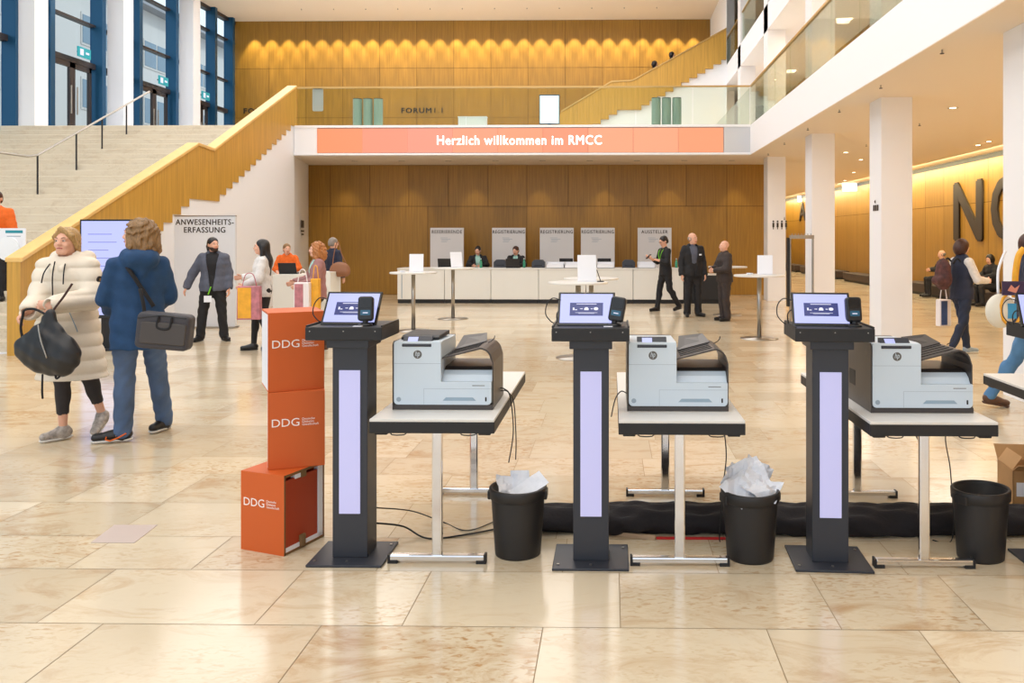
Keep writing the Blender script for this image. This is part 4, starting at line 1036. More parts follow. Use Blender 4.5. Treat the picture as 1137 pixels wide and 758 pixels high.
r = thing('balcony_box', 'flat white case lying behind the balcony glass left of the bright monitor', 'box', (XY(525, Y), Y, ZB)); MB().box(-.37, .37, -.1, .1, 0, .32).build('body', M_paper, r, bevel=.01); MB().box(-.38, .38, -.11, .11, .32, .34).build('lid', M_paper, r)
o = MB().prism(rrect(XY(346, YF), XY(358, YF), ZB + .4, ZB + .98, .04), 'y', YF + .055, YF + .062).build('glass_notice', mat('notice', srgb(205, 205, 225), .5)); tag(o, 'pale notice sheet stuck on the balcony glass beside the stair balustrade', 'notice')
# ------------------------------------------------------------------ people
def V(*a): return np.array(a, float)
def nrm(v): return v / (np.linalg.norm(v) + 1e-9)
def rotz(a): c, s = math.cos(a), math.sin(a); return np.array([[c, -s, 0], [s, c, 0], [0, 0, 1]])
def rotx(a): c, s = math.cos(a), math.sin(a); return np.array([[1, 0, 0], [0, c, -s], [0, s, c]])
def cloth(name, c, r=.8): return mat(name, srgb(*c), r, noise_amt=.18, nscale=25, bump=.15, bscale=120)
M_navy = cloth('navy_cloth', (38, 44, 66)); M_blk = cloth('black_cloth', (30, 29, 33)); M_blk2 = cloth('dark_brown_cloth', (58, 48, 46)); M_grey = cloth('grey_jacket', (92, 96, 112))
M_jean = mat('denim', srgb(84, 108, 146), .8, noise_amt=.4, nscale=5, bump=.2, bscale=200); M_jean2 = mat('dark_denim', srgb(36, 46, 70), .8, noise_amt=.3, nscale=6)
M_ljean = mat('light_denim', srgb(92, 142, 190), .8, noise_amt=.3, nscale=6)
M_hood = cloth('blue_fleece', (26, 66, 108)); M_cream = mat('cream_down', srgb(226, 214, 196), .55, bump=.25, bscale=25)
M_leg = cloth('black_leggings', (48, 44, 46)); M_shoeb = mat('shoe_black', srgb(24, 22, 24), .35); M_sole = mat('shoe_sole', srgb(225, 222, 218), .6)
M_shoem = mat('shoe_multicolour', srgb(190, 180, 172), .5, noise_amt=.6, nscale=30); M_shoebr = mat('shoe_brown', srgb(92, 62, 44), .5)
M_wht = cloth('white_knit', (232, 228, 226)); M_or = cloth('orange_cloth', (240, 110, 30)); M_mint = cloth('mint_cloth', (170, 216, 206)); M_pink = cloth('pinkish_knit', (168, 120, 118))
M_hblond = mat('hair_blond', srgb(196, 156, 98), .5, noise_amt=.5, nscale=10, stretch=(12, 12, 1)); M_hdb = mat('hair_darkblond', srgb(150, 112, 66), .5, noise_amt=.55, nscale=10, stretch=(12, 12, 1))
M_hblk = mat('hair_black', srgb(30, 24, 24), .4, noise_amt=.3, nscale=10, stretch=(12, 12, 1)); M_hbr = mat('hair_brown', srgb(74, 40, 30), .45, noise_amt=.4, nscale=10, stretch=(12, 12, 1))
M_hgrey = mat('hair_grey', srgb(150, 140, 132), .5, noise_amt=.3, nscale=10); M_hred = mat('hair_strawberry', srgb(190, 122, 66), .5, noise_amt=.4, nscale=10, stretch=(12, 12, 1))
M_green = mat('lanyard_green', srgb(120, 210, 40), .6)
M_eyew = mat('eye_white', srgb(225, 220, 215), .3); M_brow = mat('eyebrow', srgb(110, 78, 52), .7)

BASE = dict(pel=V(0, 0, .93), wai=V(0, 0, 1.08), che=V(0, -.005, 1.27), nek=V(0, .012, 1.43), hed=V(0, -.012, 1.595),
            shR=V(-.162, .005, 1.375), shL=V(.162, .005, 1.375), elR=V(-.225, .03, 1.12), elL=V(.225, .03, 1.12), wrR=V(-.245, -.04, .875), wrL=V(.245, -.04, .875),
            hiR=V(-.088, 0, .90), hiL=V(.088, 0, .90), knR=V(-.10, -.015, .49), knL=V(.10, -.015, .49), anR=V(-.105, .02, .085), anL=V(.105, .02, .085),
            toR=V(-.125, -.15, .035), toL=V(.125, -.15, .035))
UP = ('wai', 'che', 'nek', 'hed', 'shR', 'shL', 'elR', 'elL', 'wrR', 'wrL')

def person(label, loc, rz, H=1.72, j={}, lean=0, side=0, head=(0, 0), top=None, shirt=None, legs=None, shoes=None, sole=None, hair=None, build=1.0, vox=.0085,
           curl={}, coat_len=None, opened=0, sleeve=1.0, down=0, puff=0, group=None, glasses=False, wj={}, hem=.83, skirt=None, hood=False, skin=None, beard=None, collar=False):
    s = H / 1.72; J = {k: v.copy() for k, v in BASE.items()}
    if down:
        for k in J:
            if k[:2] not in ('kn', 'an', 'to'): J[k][2] -= down
    if lean or side:
        Rm = rotx(R(lean)) @ rotz(0); c = J['pel']
        for k in UP: J[k] = c + Rm @ (J[k] - c) + (V(side * (J[k][2] - c[2]), 0, 0))
    for k, v in j.items(): J[k] = V(*v)
    for k, v in wj.items(): J[k] = rotz(-R(rz)) @ V(*v)
    for k in J: J[k] = J[k] * s
    root = thing('person', label, 'person', loc, R(rz), group)
    allp = np.array(list(J.values())); lo = allp.min(0) - .24 * s; hi = allp.max(0) + .24 * s; lo[2] = min(allp[:, 2].min() - .06, lo[2] + .15)
    w = build
    hR = rotz(R(head[0])) @ rotx(R(head[1])); hc = J['hed']
    def hp(x, y, z): return hc + hR @ (V(x, y, z) * s)
    # ---------------- body, one continuous skin
    B = SDF(lo, hi, vox)
    def torso(S, e, k=.04, upto=1):
        S.cone(J['pel'], J['wai'], (.150 * w + e) * s, (.128 * w + e) * s, k, q=.72); S.cone(J['wai'], J['che'], (.128 * w + e) * s, (.150 * w + e) * s, k, q=.70)
        a, b = J['shR'] * .72 + J['shL'] * .28, J['shL'] * .72 + J['shR'] * .28
        S.cone(a, b, (.054 + .8 * e) * s, (.054 + .8 * e) * s, k); S.cone(J['che'], J['nek'], (.135 * w + e) * s, (.055 + e) * s, k, q=.72)
    def arm(S, e, t, k=.025, full=1):
        sh, el, wr = J['sh' + t], J['el' + t], J['wr' + t]
        S.cone(sh, el, (.049 * w + e * .85) * s, (.040 + e) * s, k)
        if full >= 1: S.cone(el, wr, (.040 + e) * s, (.027 + e) * s, k)
        elif full > .5: S.cone(el, el + (wr - el) * (full * 2 - 1), (.040 + e) * s, (.036 + e) * s, k)
    def leg(S, e, t, k=.02, e2=None):
        h, kn, an = J['hi' + t], J['kn' + t], J['an' + t]; e2 = e if e2 is None else e2
        S.cone(h, kn, (.080 * w + e) * s, (.054 + e) * s, k); S.cone(kn, an, (.052 + e) * s, (.036 + e2) * s, k)
        cv = kn * .7 + an * .3 + V(0, .012, 0) * s; S.ell(cv, V(.048 + e, .052 + e, .10) * s, k)
    torso(B, -.012); [arm(B, -.002, t) for t in 'RL']; [leg(B, -.006, t) for t in 'RL']
    for t in 'RL': B.cone(J['an' + t] + V(0, .02, -.02) * s, J['to' + t], .034 * s, .022 * s, .02, q=.8, qa=(0, 0, 1))
    B.cone(J['nek'] - V(0, 0, .03), hp(0, .015, -.05), .055 * s, .050 * s, .03)
    B.ell(hp(0, .016, .030), V(.074, .092, .083) * s, .02, hR); B.ell(hp(0, -.018, -.028), V(.060, .072, .078) * s, .025, hR)
    B.cone(hp(-.02, -.062, -.085), hp(.02, -.062, -.085), .021 * s, .021 * s, .03)
    B.ell(hp(0, -.075, .022), V(.052, .018, .014) * s, .02, hR)
    B.cone(hp(0, -.082, .015), hp(0, -.103, -.022), .009 * s, .014 * s, .014); B.cone(hp(-.012, -.093, -.026), hp(.012, -.093, -.026), .009 * s, .009 * s, .01)
    for q in (-1, 1):
        B.ell(hp(q * .028, -.094, .004), V(.015, .012, .009) * s, 0, hR, cut=True)
        B.ell(hp(q * .036, -.068, -.030), V(.022, .018, .022) * s, .015, hR)
        B.ell(hp(q * .074, .012, -.012), V(.010, .020, .031) * s, .008, hR)
    B.ell(hp(0, -.083, -.057), V(.024, .012, .010) * s, .01, hR)
    # hands with five fingers
    for t in 'RL':
        el, wr = J['el' + t], J['wr' + t]; d = nrm(wr - el); sg = 1 if t == 'R' else -1
        cc = curl.get(t, {}); d = nrm(V(*cc['dir'])) if 'dir' in cc else d; cu = R(cc.get('curl', 18))
        nn = V(*cc['palm']) if 'palm' in cc else V(sg, 0, 0); nn = nrm(nn - d * nn.dot(d)); ac = np.cross(d, nn)
        if ac.dot(V(0, -1, 0)) < 0 and 'palm' not in cc: ac = -ac
        elif 'palm' in cc: ac = ac * cc.get('thumb', 1)
        B.cone(wr, wr + d * .08 * s, .026 * s, .033 * s, .012, q=.5, qa=nn); base = wr + d * .085 * s
        for i, (o_, L) in enumerate(((.028, .072), (.010, .080), (-.009, .074), (-.027, .058))):
            b0 = base + ac * o_ * s; l1 = L * s
            d1 = nrm(d * math.cos(cu) + nn * math.sin(cu) + ac * o_ * 1.5); d2 = nrm(d * math.cos(2.1 * cu) + nn * math.sin(2.1 * cu)); d3 = nrm(d * math.cos(3 * cu) + nn * math.sin(3 * cu))
            p1 = b0 + d1 * l1 * .45; p2 = p1 + d2 * l1 * .32; p3 = p2 + d3 * l1 * .23
            B.cone(b0 - d * .02 * s, p1, .0098 * s, .009 * s, .004, m=.03); B.cone(p1, p2, .009 * s, .0082 * s, .004, m=.03); B.cone(p2, p3, .0082 * s, .0072 * s, .004, m=.03)
        tb = wr + d * .03 * s + ac * .026 * s; tm = tb + (d * .026 + ac * .024 + nn * .012) * s; te = tm + (d * .03 + ac * .004 + nn * .016) * s
        B.cone(tb, tm, .013 * s, .011 * s, .008, m=.03); B.cone(tm, te, .011 * s, .009 * s, .004, m=.03)
    B.mesh('body', skin or M_skin, root)
    # ---------------- face
    for q in (-1, 1):
        e = SDF(hp(q * .028, -.08, .004) - .03, hp(q * .028, -.08, .004) + .03, .002 if vox < .007 else .003); e.ell(hp(q * .028, -.082, .004), V(.013, .009, .0065) * s, 0, hR); eo = e.mesh('eye', M_eyew, root)
        e = SDF(hp(q * .028, -.08, .004) - .03, hp(q * .028, -.08, .004) + .03, .0018 if vox < .007 else .003); e.ell(hp(q * .028, -.0885, .004), V(.006, .004, .006) * s, 0, hR); o = e.mesh('iris', M_eye, eo)
        MB().tube([tuple(hp(q * .044, -.078, .026)), tuple(hp(q * .03, -.090, .030)), tuple(hp(q * .014, -.092, .025))], .0032 * s, 6).build('eyebrow', M_brow if hair and hair[1] in (M_hblond, M_hred, M_hdb) else (hair[1] if hair else M_hgrey), root)
    MB().tube([tuple(hp(-.022, -.088, -.058)), tuple(hp(-.008, -.097, -.0555)), tuple(hp(.008, -.097, -.0555)), tuple(hp(.022, -.088, -.058))], .0048 * s, 6).build('mouth', M_lip, root, smooth=True)
    if beard:
        S = SDF(hc - .16, hc + .14, .006); S.ell(hp(0, -.022, -.045), V(.066, .076, .072) * s, 0, hR); S.cone(hp(-.02, -.062, -.088), hp(.02, -.062, -.088), .024 * s, .024 * s, .03)
        S.ell(hp(0, -.10, -.03), V(.055, .06, .035) * s, 0, hR, cut=True); S.ell(hp(0, -.105, -.057), V(.02, .03, .008) * s, 0, hR, cut=True)
        up = hR @ V(0, 0, 1); S.plane(up, float(up @ hp(0, 0, -.046))); S.mesh('beard', beard, root)
    if glasses:
        g = MB()
        for q in (-1, 1): g.tube([tuple(hp(q * .028 + .018 * math.cos(a), -.098, .004 + .014 * math.sin(a))) for a in np.linspace(0, 6.28, 12)], .0018, 5).tube([tuple(hp(q * .046, -.096, .008)), tuple(hp(q * .076, .0, .008))], .0018, 5)
        g.tube([tuple(hp(-.01, -.1, .006)), tuple(hp(.01, -.1, .006))], .0018, 5); g.build('glasses_frame', M_black2, root)
    # ---------------- hair
    if hair:
        kind, hm = hair[0], hair[1]
        S = SDF(hc - V(.24, .26, .5) * s, hc + V(.24, .3, .2) * s, max(.006, vox * .8))
        face = lambda: S.ell(hp(0, -.115, -.018), V(.068, .088, .106) * s, 0, hR, cut=True)
        up = hR @ V(0, 0, 1)
        if kind in ('short', 'fringe', 'pony', 'bun', 'bob', 'long', 'wavy', 'shortponytail', 'side'):
            S.ell(hp(0, .022, .036), V(.081, .099, .087) * s, .01, hR); S.ell(hp(0, .05, -.02), V(.076, .07, .085) * s, .03, hR)
            if kind == 'bob': S.ell(hp(0, .03, -.03), V(.10, .10, .12) * s, .04, hR)
            if kind == 'long':
                S.cone(hp(0, .06, 0), hp(0, .115, -.22), .085 * s, .085 * s, .04, q=.6); S.cone(hp(0, .115, -.22), hp(.02, .12, -.42), .085 * s, .04 * s, .04, q=.6)
                for q in (-1, 1): S.cone(hp(q * .06, .02, 0), hp(q * .085, .02, -.22), .035 * s, .03 * s, .03)
            if kind == 'wavy':
                S.ell(hp(0, .03, .0), V(.108, .115, .115) * s, .03, hR); S.ell(hp(0, .05, -.10), V(.125, .11, .095) * s, .05, hR)
                for q in (-1, 1): S.cone(hp(q * .07, .0, -.02), hp(q * .10, .0, -.14), .04 * s, .035 * s, .03)
                S.disp(lambda x, y, z: .010 * np.sin(x * 60 + z * 50 + 2 * np.sin(z * 30)) * np.sin(y * 65 + z * 60) + .004 * np.sin(x * 150 + y * 130 + z * 40))
            if kind in ('pony', 'shortponytail'):
                S.cone(hp(0, .10, .03), hp(0, .16, -.04), .03 * s, .035 * s, .03); S.cone(hp(0, .16, -.04), hp(0, .15, -.22), .035 * s, .015 * s, .02)
            if kind == 'bun': S.ell(hp(0, .12, .03), V(.045, .045, .045) * s, .015, hR)
            if kind == 'side':   # drawn back, parted on top
                S.cone(hp(0, .10, -.03), hp(.03, .10, -.10), .035 * s, .03 * s, .03)
            face()
            if kind == 'side':
                S.cone(hp(-.015, -.055, .100), hp(-.072, -.040, .040), .020 * s, .016 * s, .012); S.cone(hp(-.072, -.040, .040), hp(-.082, .01, -.03), .016 * s, .016 * s, .012)
                S.cone(hp(-.010, -.058, .100), hp(.070, -.045, .045), .022 * s, .018 * s, .012); S.cone(hp(.070, -.045, .045), hp(.082, .01, -.04), .018 * s, .018 * s, .012)
                S.disp(lambda x, y, z: .0025 * np.sin(x * 240 + z * 90))
            if kind in ('short',): S.plane(-up, -float(up @ hp(0, 0, -.075)))
            if kind == 'bob': S.plane(-up, -float(up @ hp(0, 0, -.14)))
            if kind == 'side': S.plane(-up, -float(up @ hp(0, 0, -.13)))
        elif kind == 'bald':
            S.ell(hp(0, .024, .0), V(.081, .096, .075) * s, .01, hR); face(); S.plane(up, float(up @ hp(0, 0, .025))); S.plane(-up, -float(up @ hp(0, 0, -.06)))
            fw = hR @ V(0, -1, 0); S.plane(fw, float(fw @ hp(0, -.02, 0)))
        S.mesh('hair', hm, root)
    # ---------------- clothes
    cv = max(vox, .009)
    if legs:
        S = SDF(lo, hi, cv); e, e2 = legs[1], legs[2]
        S.cone(J['pel'] - V(0, 0, .02) * s, J['wai'] - (J['wai'] - J['pel']) * .4, (.152 * w + e) * s, (.140 * w + e) * s, .03, q=.74)
        for t in 'RL': leg(S, e, t, .02, e2)
        if e2 > .015: S.disp(lambda x, y, z: .006 * np.sin(z * 34 + x * 30 + 2 * np.sin(z * 9)) * np.sin(x * 35 + z * 12 + y * 20))
        if len(legs) > 3:   # cut above the ankle
            for t in 'RL':
                an, kn = J['an' + t], J['kn' + t]; S.cone(an - (kn - an) * .4, an + (kn - an) * legs[3], .075 * s, .055 * s, 0, cut=True, m=.12)
        S.mesh('trousers', legs[0], root)
    if skirt:
        S = SDF(lo, hi, cv); hz = skirt[1] * s
        kk = (J['knR'] + J['knL']) / 2; S.cone(J['wai'], J['pel'], (.135 * w + .012) * s, (.165 * w + .01) * s, .03, q=.74); S.cone(J['pel'], V(kk[0], kk[1], hz), (.168 * w + .01) * s, skirt[2] * s, .03, q=.8)
        S.plane((0, 0, -1), -hz - .01); S.mesh('skirt', skirt[0], root)
    if shirt:
        S = SDF(lo, hi, cv); torso(S, .010); [arm(S, .010, t, full=.6) for t in 'RL']; S.plane((0, 0, -1), -(J['pel'][2] + .02)) if not lean else None
        S.cone(J['nek'], J['nek'] + V(0, 0, .03) * s, .064 * s, .062 * s, .015); S.mesh('shirt', shirt, root)
    if top:
        m, e = top[0], top[1]; S = SDF(lo - V(.1, .1, 0), hi + V(.1, .1, .0), cv)
        torso(S, e, .05); [arm(S, e * .85 + .004, t, full=sleeve) for t in 'RL' if sleeve]
        if coat_len is not None:
            kk = (J['knR'] + J['knL']) / 2; cl = coat_len * s
            S.cone(J['pel'], V(kk[0] * .6, kk[1] * .5, cl - .1), (.160 * w + e * 1.3) * s, (.185 * w + e * 1.6) * s, .05, q=.80)
            S.plane((0, 0, -1), -cl)
        else:
            hz = J['pel'] + (J['pel'] - J['wai']) * .35; ax = nrm(J['pel'] - J['wai']); S.cone(J['pel'], J['pel'] + ax * .20 * s, (.152 * w + e) * s, (.158 * w + e) * s, .03, q=.76)
            cpt = J['pel'] + ax * max(BASE['pel'][2] - hem, .02) * s
            xx, yy_, zz_ = S.ax[0][:, None, None], S.ax[1][None, :, None], S.ax[2][None, None, :]
            rad = np.sqrt((xx - cpt[0]) ** 2 + (yy_ - cpt[1]) ** 2)
            pl_ = (xx - cpt[0]) * ax[0] + (yy_ - cpt[1]) * ax[1] + (zz_ - cpt[2]) * ax[2]
            S.F = np.maximum(S.F, np.where(rad < (.19 * w + e) * s, pl_, -1)).astype(np.float32)
        for t in 'RL':      # open the cuffs
            if sleeve >= 1: d = nrm(J['wr' + t] - J['el' + t]); S.cone(J['wr' + t] + d * .022 * s, J['wr' + t] + d * .16 * s, .045 * s, .07 * s, 0, cut=True, m=.06)
        if puff: S.disp(lambda x, y, z: -.017 * np.abs(np.sin(z * math.pi / .105)) ** .6 + .006)
        elif e > .02: S.disp(lambda x, y, z: .0055 * np.sin(z * 30 + x * 25 + y * 11) * np.sin(x * 38 - z * 22))
        if hood:
            S.cone(J['nek'] + V(-.07, .04, .0) * s, J['nek'] + V(.07, .04, .0) * s, .06 * s, .06 * s, .03); S.cone(J['nek'] + V(-.05, .10, -.02) * s, J['nek'] + V(.05, .10, -.02) * s, .07 * s, .07 * s, .04)
            S.cone(J['nek'] + V(0, .10, -.05) * s, J['nek'] + V(0, .125, -.13) * s, .075 * s, .02 * s, .04, q=.5)
            for q in (-1, 1): S.cone(J['nek'] + V(q * .085, .02, .015) * s, J['nek'] + V(q * .05, -.07, -.045) * s, (.05 if puff else .035) * s, (.042 if puff else .02) * s, .03)
            if puff:
                for q in (-1, 1): S.cone(J['nek'] + V(q * .12, .06, .03) * s, J['nek'] + V(q * .035, -.13, -.06) * s, .058 * s, .034 * s, .012); S.cone(J['nek'] + V(q * .12, .06, .03) * s, J['nek'] + V(0, .15, .0) * s, .058 * s, .07 * s, .02)
        if collar: S.cone(J['nek'] + V(0, .01, -.01) * s, J['nek'] + V(0, .01, .035) * s, .075 * s, .068 * s, .02)
        ne = J['nek']; S.cone(ne + V(0, -.02, .04) * s, hp(0, 0, -.02), .056 * s, .075 * s, 0, cut=True, m=.08)
        if opened:          # jacket open at the front
            zt, zb = (J['nek'][2] - .02), J['pel'][2] - .2
            pw, cw = J['pel'], J['nek']
            S.cutfn(lambda x, y, z: np.maximum(np.abs(x) - opened * s * np.clip((z - zb) / (zt - zb), .25, 1) , y - (pw[1] + (cw[1] - pw[1]) * (z - pw[2]) / (cw[2] - pw[2])) + .045 * s) + 0 * x)
        S.mesh('jacket' if (opened or e > .02) else 'shirt', m, root)
    if shoes:
        for t in 'RL':
            an, to = J['an' + t], J['to' + t]; d = nrm(to - (an - V(0, 0, .05) * s)); heel = an + V(0, 0, -.048 * s) - nrm(V(d[0], d[1], 0)) * .045 * s * 0 + (-d) * .03 * s
            dn = nrm(np.cross(np.cross(d, V(0, 0, 1)), d)); S = SDF(np.minimum(an, to) - .12, np.maximum(an, to) + .12, .006)
            S.cone(heel + dn * .022 * s, to + dn * .012 * s, .038 * s, .036 * s, .02, q=.9, qa=dn); S.cone(an + V(0, 0, -.045) * s, an + V(0, 0, .0) * s, .044 * s, .042 * s, .03); S.cone(an - V(0, 0, .01) * s, to * .55 + heel * .45 + dn * .02 * s, .036 * s, .034 * s, .03)
            pl = -float(dn @ to) + .022 * s; S.plane(-dn, pl); sh = S.mesh('shoe', shoes, root)
            S = SDF(np.minimum(an, to) - .12, np.maximum(an, to) + .12, .006); S.cone(heel, to, .042 * s, .041 * s, .01, m=.06); S.plane(dn, float(dn @ to) - .010 * s); S.plane(-dn, -float(dn @ to) + .030 * s); S.mesh('sole', sole or shoes, sh)
    return root, J, s

def local(root, pt):
    return Matrix.Translation(root.location) @ Matrix.Rotation(root.rotation_euler[2], 4, 'Z') @ Vector(pt)
def strap(name, root, pts, r, m, parent=None, n=6):
    return MB().tube(curve_pts(pts, n), r, 6).build(name, m, parent or root, smooth=True)
def on(px, D, z=0):
    p = P(px, 265, D); return (p.x, p.y, z)

# 1 woman in cream down coat, walking
def Wd(L, px, D, z):
    p = P(px, 265, D); return (p.x - L[0], p.y - L[1], z - L[2])
L1 = on(75, 6.60)
root, J, s = person('woman in a long cream quilted down coat and black leggings holding a black bag', L1, 2, 1.70, vox=.006,
    wj=dict(anR=Wd(L1, 70, 6.46, .085), toR=Wd(L1, 49, 6.36, .032), knR=Wd(L1, 69, 6.42, .49), anL=Wd(L1, 114, 6.66, .16), toL=Wd(L1, 106, 6.50, .05), knL=Wd(L1, 98, 6.52, .51),
           elR=Wd(L1, 44, 6.46, 1.14), wrR=Wd(L1, 33, 6.24, 1.06), elL=Wd(L1, 103, 6.52, 1.13), wrL=Wd(L1, 61, 6.22, 1.11)),
    head=(0, -2), top=(M_cream, .045), legs=(M_leg, .004, .002, .22), shoes=M_shoem, sole=M_sole, hair=('side', M_hblond), coat_len=.50, puff=1, hood=True, build=1.05,
    curl={'R': dict(curl=38, dir=(-.5, -.6, -.6), palm=(.5, -.3, -.8)), 'L': dict(curl=30, dir=(-.9, -.3, 0), palm=(0, .9, -.2))})
strap('zip', root, [(-.0, -.158, 1.42), (-.0, -.188, 1.30), (0, -.185, 1.10), (0, -.20, .95), (0, -.235, .7), (0, -.245, .53)], .005, M_blk)
strap('drawcord', root, [(-.06, -.125, 1.40), (-.075, -.175, 1.33), (-.085, -.19, 1.25)], .005, M_blk); strap('drawcord', root, [(.06, -.125, 1.40), (.08, -.175, 1.33), (.085, -.19, 1.24)], .005, M_blk)
strap('pocket_zip', root, [(.12, -.17, 1.02), (.16, -.165, .92), (.18, -.16, .86)], .004, M_prn2)
b = MB(); b.cyl((.276, -.045, 1.27), (.292, -.05, 1.27), .028, n=20); b.build('sleeve_patch', M_black, root)
b = MB(); b.cyl((.292, -.05, 1.27), (.2935, -.05, 1.27), .012, n=16); b.build('sleeve_patch', M_hdb, root)
wroot = root
# her bag
p = P(50, 370, 6.08); bag = thing('handbag', 'slouchy black leather bag with straps held by the woman in the cream coat', 'bag', (p.x, p.y, .60), R(-6))
S = SDF((-.26, -.16, -.05), (.3, .18, .50), .008)
S.cone((-.14, 0, .16), (.14, 0, .12), .09, .13, .06, q=.6); S.cone((-.06, 0, .08), (.12, 0, .08), .08, .10, .06, q=.6); S.cone((-.16, 0, .20), (.04, 0, .42), .04, .02, .09, q=.6); S.cone((.18, 0, .16), (.04, 0, .42), .06, .02, .09, q=.6); S.ell((.0, 0, .18), (.16, .075, .17), .04)
S.disp(lambda x, y, z: .005 * np.sin(x * 45 + z * 25) * np.sin(z * 38 - x * 12)); S.mesh('bag_body', mat('black_leather', srgb(26, 25, 28), .4), bag)
strap('strap', bag, [(-.17, 0, .20), (-.20, 0, .32), (-.185, .0, .42), (-.165, .0, .465), (-.08, .0, .47), (.03, 0, .42)], .009, M_blk); strap('strap', bag, [(.17, -.02, .1), (.16, -.03, -.0), (.12, -.03, -.04), (.10, -.02, .02)], .008, M_blk); strap('strap', bag, [(.05, -.08, .0), (.055, -.09, -.12), (.055, -.085, -.18)], .007, M_blk)
strap('zip', bag, [(.0, -.065, .36), (.04, -.085, .25), (.09, -.085, .12)], .005, M_steel); strap('crossbody_strap', bag, [(.04, .0, .40), (.05, .03, .47), (.10, .06, .56), (.14, .10, .66)], .008, M_hbr)

# 2 person in blue hoodie, seen from behind
L2 = on(154, 6.33)
root, J, s = person('person in a blue hooded fleece and jeans seen from behind beside the cream coat', L2, -142, 1.76, vox=.006, hem=.73,
    wj=dict(anL=Wd(L2, 137, 6.40, .085), toL=Wd(L2, 108, 6.34, .032), knL=Wd(L2, 139, 6.36, .50), anR=Wd(L2, 182, 6.78, .085), toR=Wd(L2, 170, 6.66, .034), knR=Wd(L2, 174, 6.60, .50)),
    j=dict(shR=(-.145, .005, 1.355), shL=(.145, .005, 1.355), elR=(-.205, -.04, 1.12), wrR=(-.15, -.22, 1.03), elL=(.205, -.05, 1.12), wrL=(.16, -.24, 1.02)),
    head=(60, -2), top=(M_hood, .030), legs=(M_jean, .016, .03), shoes=M_shoeb, sole=M_sole, hair=('wavy', M_hdb), hood=True, build=1.02,
    curl={'R': dict(curl=25), 'L': dict(curl=25)})
iv = (Matrix.Translation(root.location) @ Matrix.Rotation(root.rotation_euler[2], 4, 'Z')).inverted()
MB().tube([tuple(iv @ P(a, b, 6.315)) for a, b in ((118, 485), (117, 488), (122, 489.5), (131, 486), (140, 481))], .0055).build('shoe_stripe', M_or, root)
strap('belt_strap', root, [(.10, -.13, 1.34), (.12, .01, 1.44), (.08, .13, 1.36), (.0, .155, 1.22), (-.08, .16, 1.08)], .016, M_blk)
hroot = root
p = P(184, 365, 6.08); bag = thing('shoulder_bag', 'dark grey messenger bag hanging behind the hip of the person in the blue fleece', 'bag', (p.x, p.y, p.z), R(8))
bb = MB().prism(rrect(-.19, .19, -.15, .12, .04), 'y', -.065, .065).build('bag_body', mat('grey_nylon', srgb(62, 60, 66), .6, bump=.3, bscale=80), bag, bevel=.025, seg=3); bb.rotation_euler = (0, R(6), 0)
MB().prism(rrect(-.15, .17, -.11, .055, .02), 'y', -.078, -.06).build('front_pocket', M_prnd, bb, bevel=.008)
strap('handle', bag, [(-.02, -.07, .10), (-.03, -.075, .02), (.05, -.078, .01), (.07, -.07, .09)], .010, M_blk); strap('shoulder_strap', bag, [(-.15, .0, .12), (-.16, .0, .20), (-.19, .02, .30)], .014, M_blk)
strap('zip', bag, [(-.17, -.066, .09), (0, -.067, .105), (.17, -.066, .08)], .004, M_black2)

# 3 man in grey jacket
root, J, s = person('dark haired man in a grey suit jacket with a green lanyard at his hip', on(237, 12.7), 14, 1.63,
    j=dict(anR=(-.20, .0, .085), toR=(-.26, -.13, .03), knR=(-.16, -.01, .49), anL=(.16, .02, .085), toL=(.25, -.10, .03), knL=(.13, -.01, .49), elR=(-.32, .03, 1.12), wrR=(-.40, -.03, .90)),
    head=(38, 2), top=(M_grey, .034), shirt=M_blk, legs=(M_blk, .02, .035), shoes=M_shoeb, hair=('shortponytail', M_hblk), opened=.095, build=1.15, beard=mat('beard_dark', srgb(62, 46, 40), .7))
strap('lanyard', root, [(.0, -.16, .86), (-.02, -.165, .80), (-.04, -.165, .74)], .010, M_green); MB().box(-.10, .01, -.172, -.168, .62, .72).build('name_badge', M_paper, root)
# 4 woman with long dark hair
root, J, s = person('woman with long dark hair in a white knit top and black skirt', on(291, 11.6), -68, 1.60,
    j=dict(anL=(.10, .16, .10), toL=(.12, .02, .04), knL=(.10, .0, .5), anR=(-.09, -.12, .085), toR=(-.10, -.28, .032), knR=(-.10, -.10, .5), elR=(-.24, -.06, 1.13), wrR=(-.20, -.28, 1.12), elL=(.24, -.04, 1.12), wrL=(.17, -.24, 1.02)),
    head=(-5, 0), top=(M_wht, .03), legs=(M_blk, .002, .004), skirt=(M_blk, .62, .17), shoes=M_shoeb, hair=('long', M_hblk), curl={'R': dict(curl=30)})
p = P(281, 358, 11.45)
def tote(label, px, py, D, w, h, cols, rz=0):
    p = P(px, py, D); r = thing('tote_bag', label, 'bag', (p.x, p.y, p.z), R(rz)); MB().prism([(-w / 2, -h / 2), (w / 2, -h / 2), (w / 2 * .95, h / 2), (-w / 2 * .95, h / 2)], 'y', -.05, .05).build('bag_body', cols[0], r, bevel=.012)
    if len(cols) > 1: MB().box(-w / 2 + .02, w * .12, -.053, -.05, -h / 2 + .02, h / 2 - .02).build('print_panel', cols[1], r)
    if len(cols) > 2: MB().lathe([(0, -.004), (.07, -.004), (.07, 0)], n=20).build('print_spot', cols[2], r).rotation_euler = (0, 0, 0); 
    strap('handle', r, [(-w * .3, 0, h / 2), (-w * .15, 0, h / 2 + .16), (w * .15, 0, h / 2 + .16), (w * .3, 0, h / 2)], .007, cols[0]); return r
M_yel = mat('bag_yellow', srgb(246, 178, 50), .6, noise_amt=.2, nscale=12); M_pk = mat('bag_pink', srgb(206, 130, 140), .6, noise_amt=.4, nscale=14); M_wb = mat('bag_white', srgb(236, 226, 226), .6)
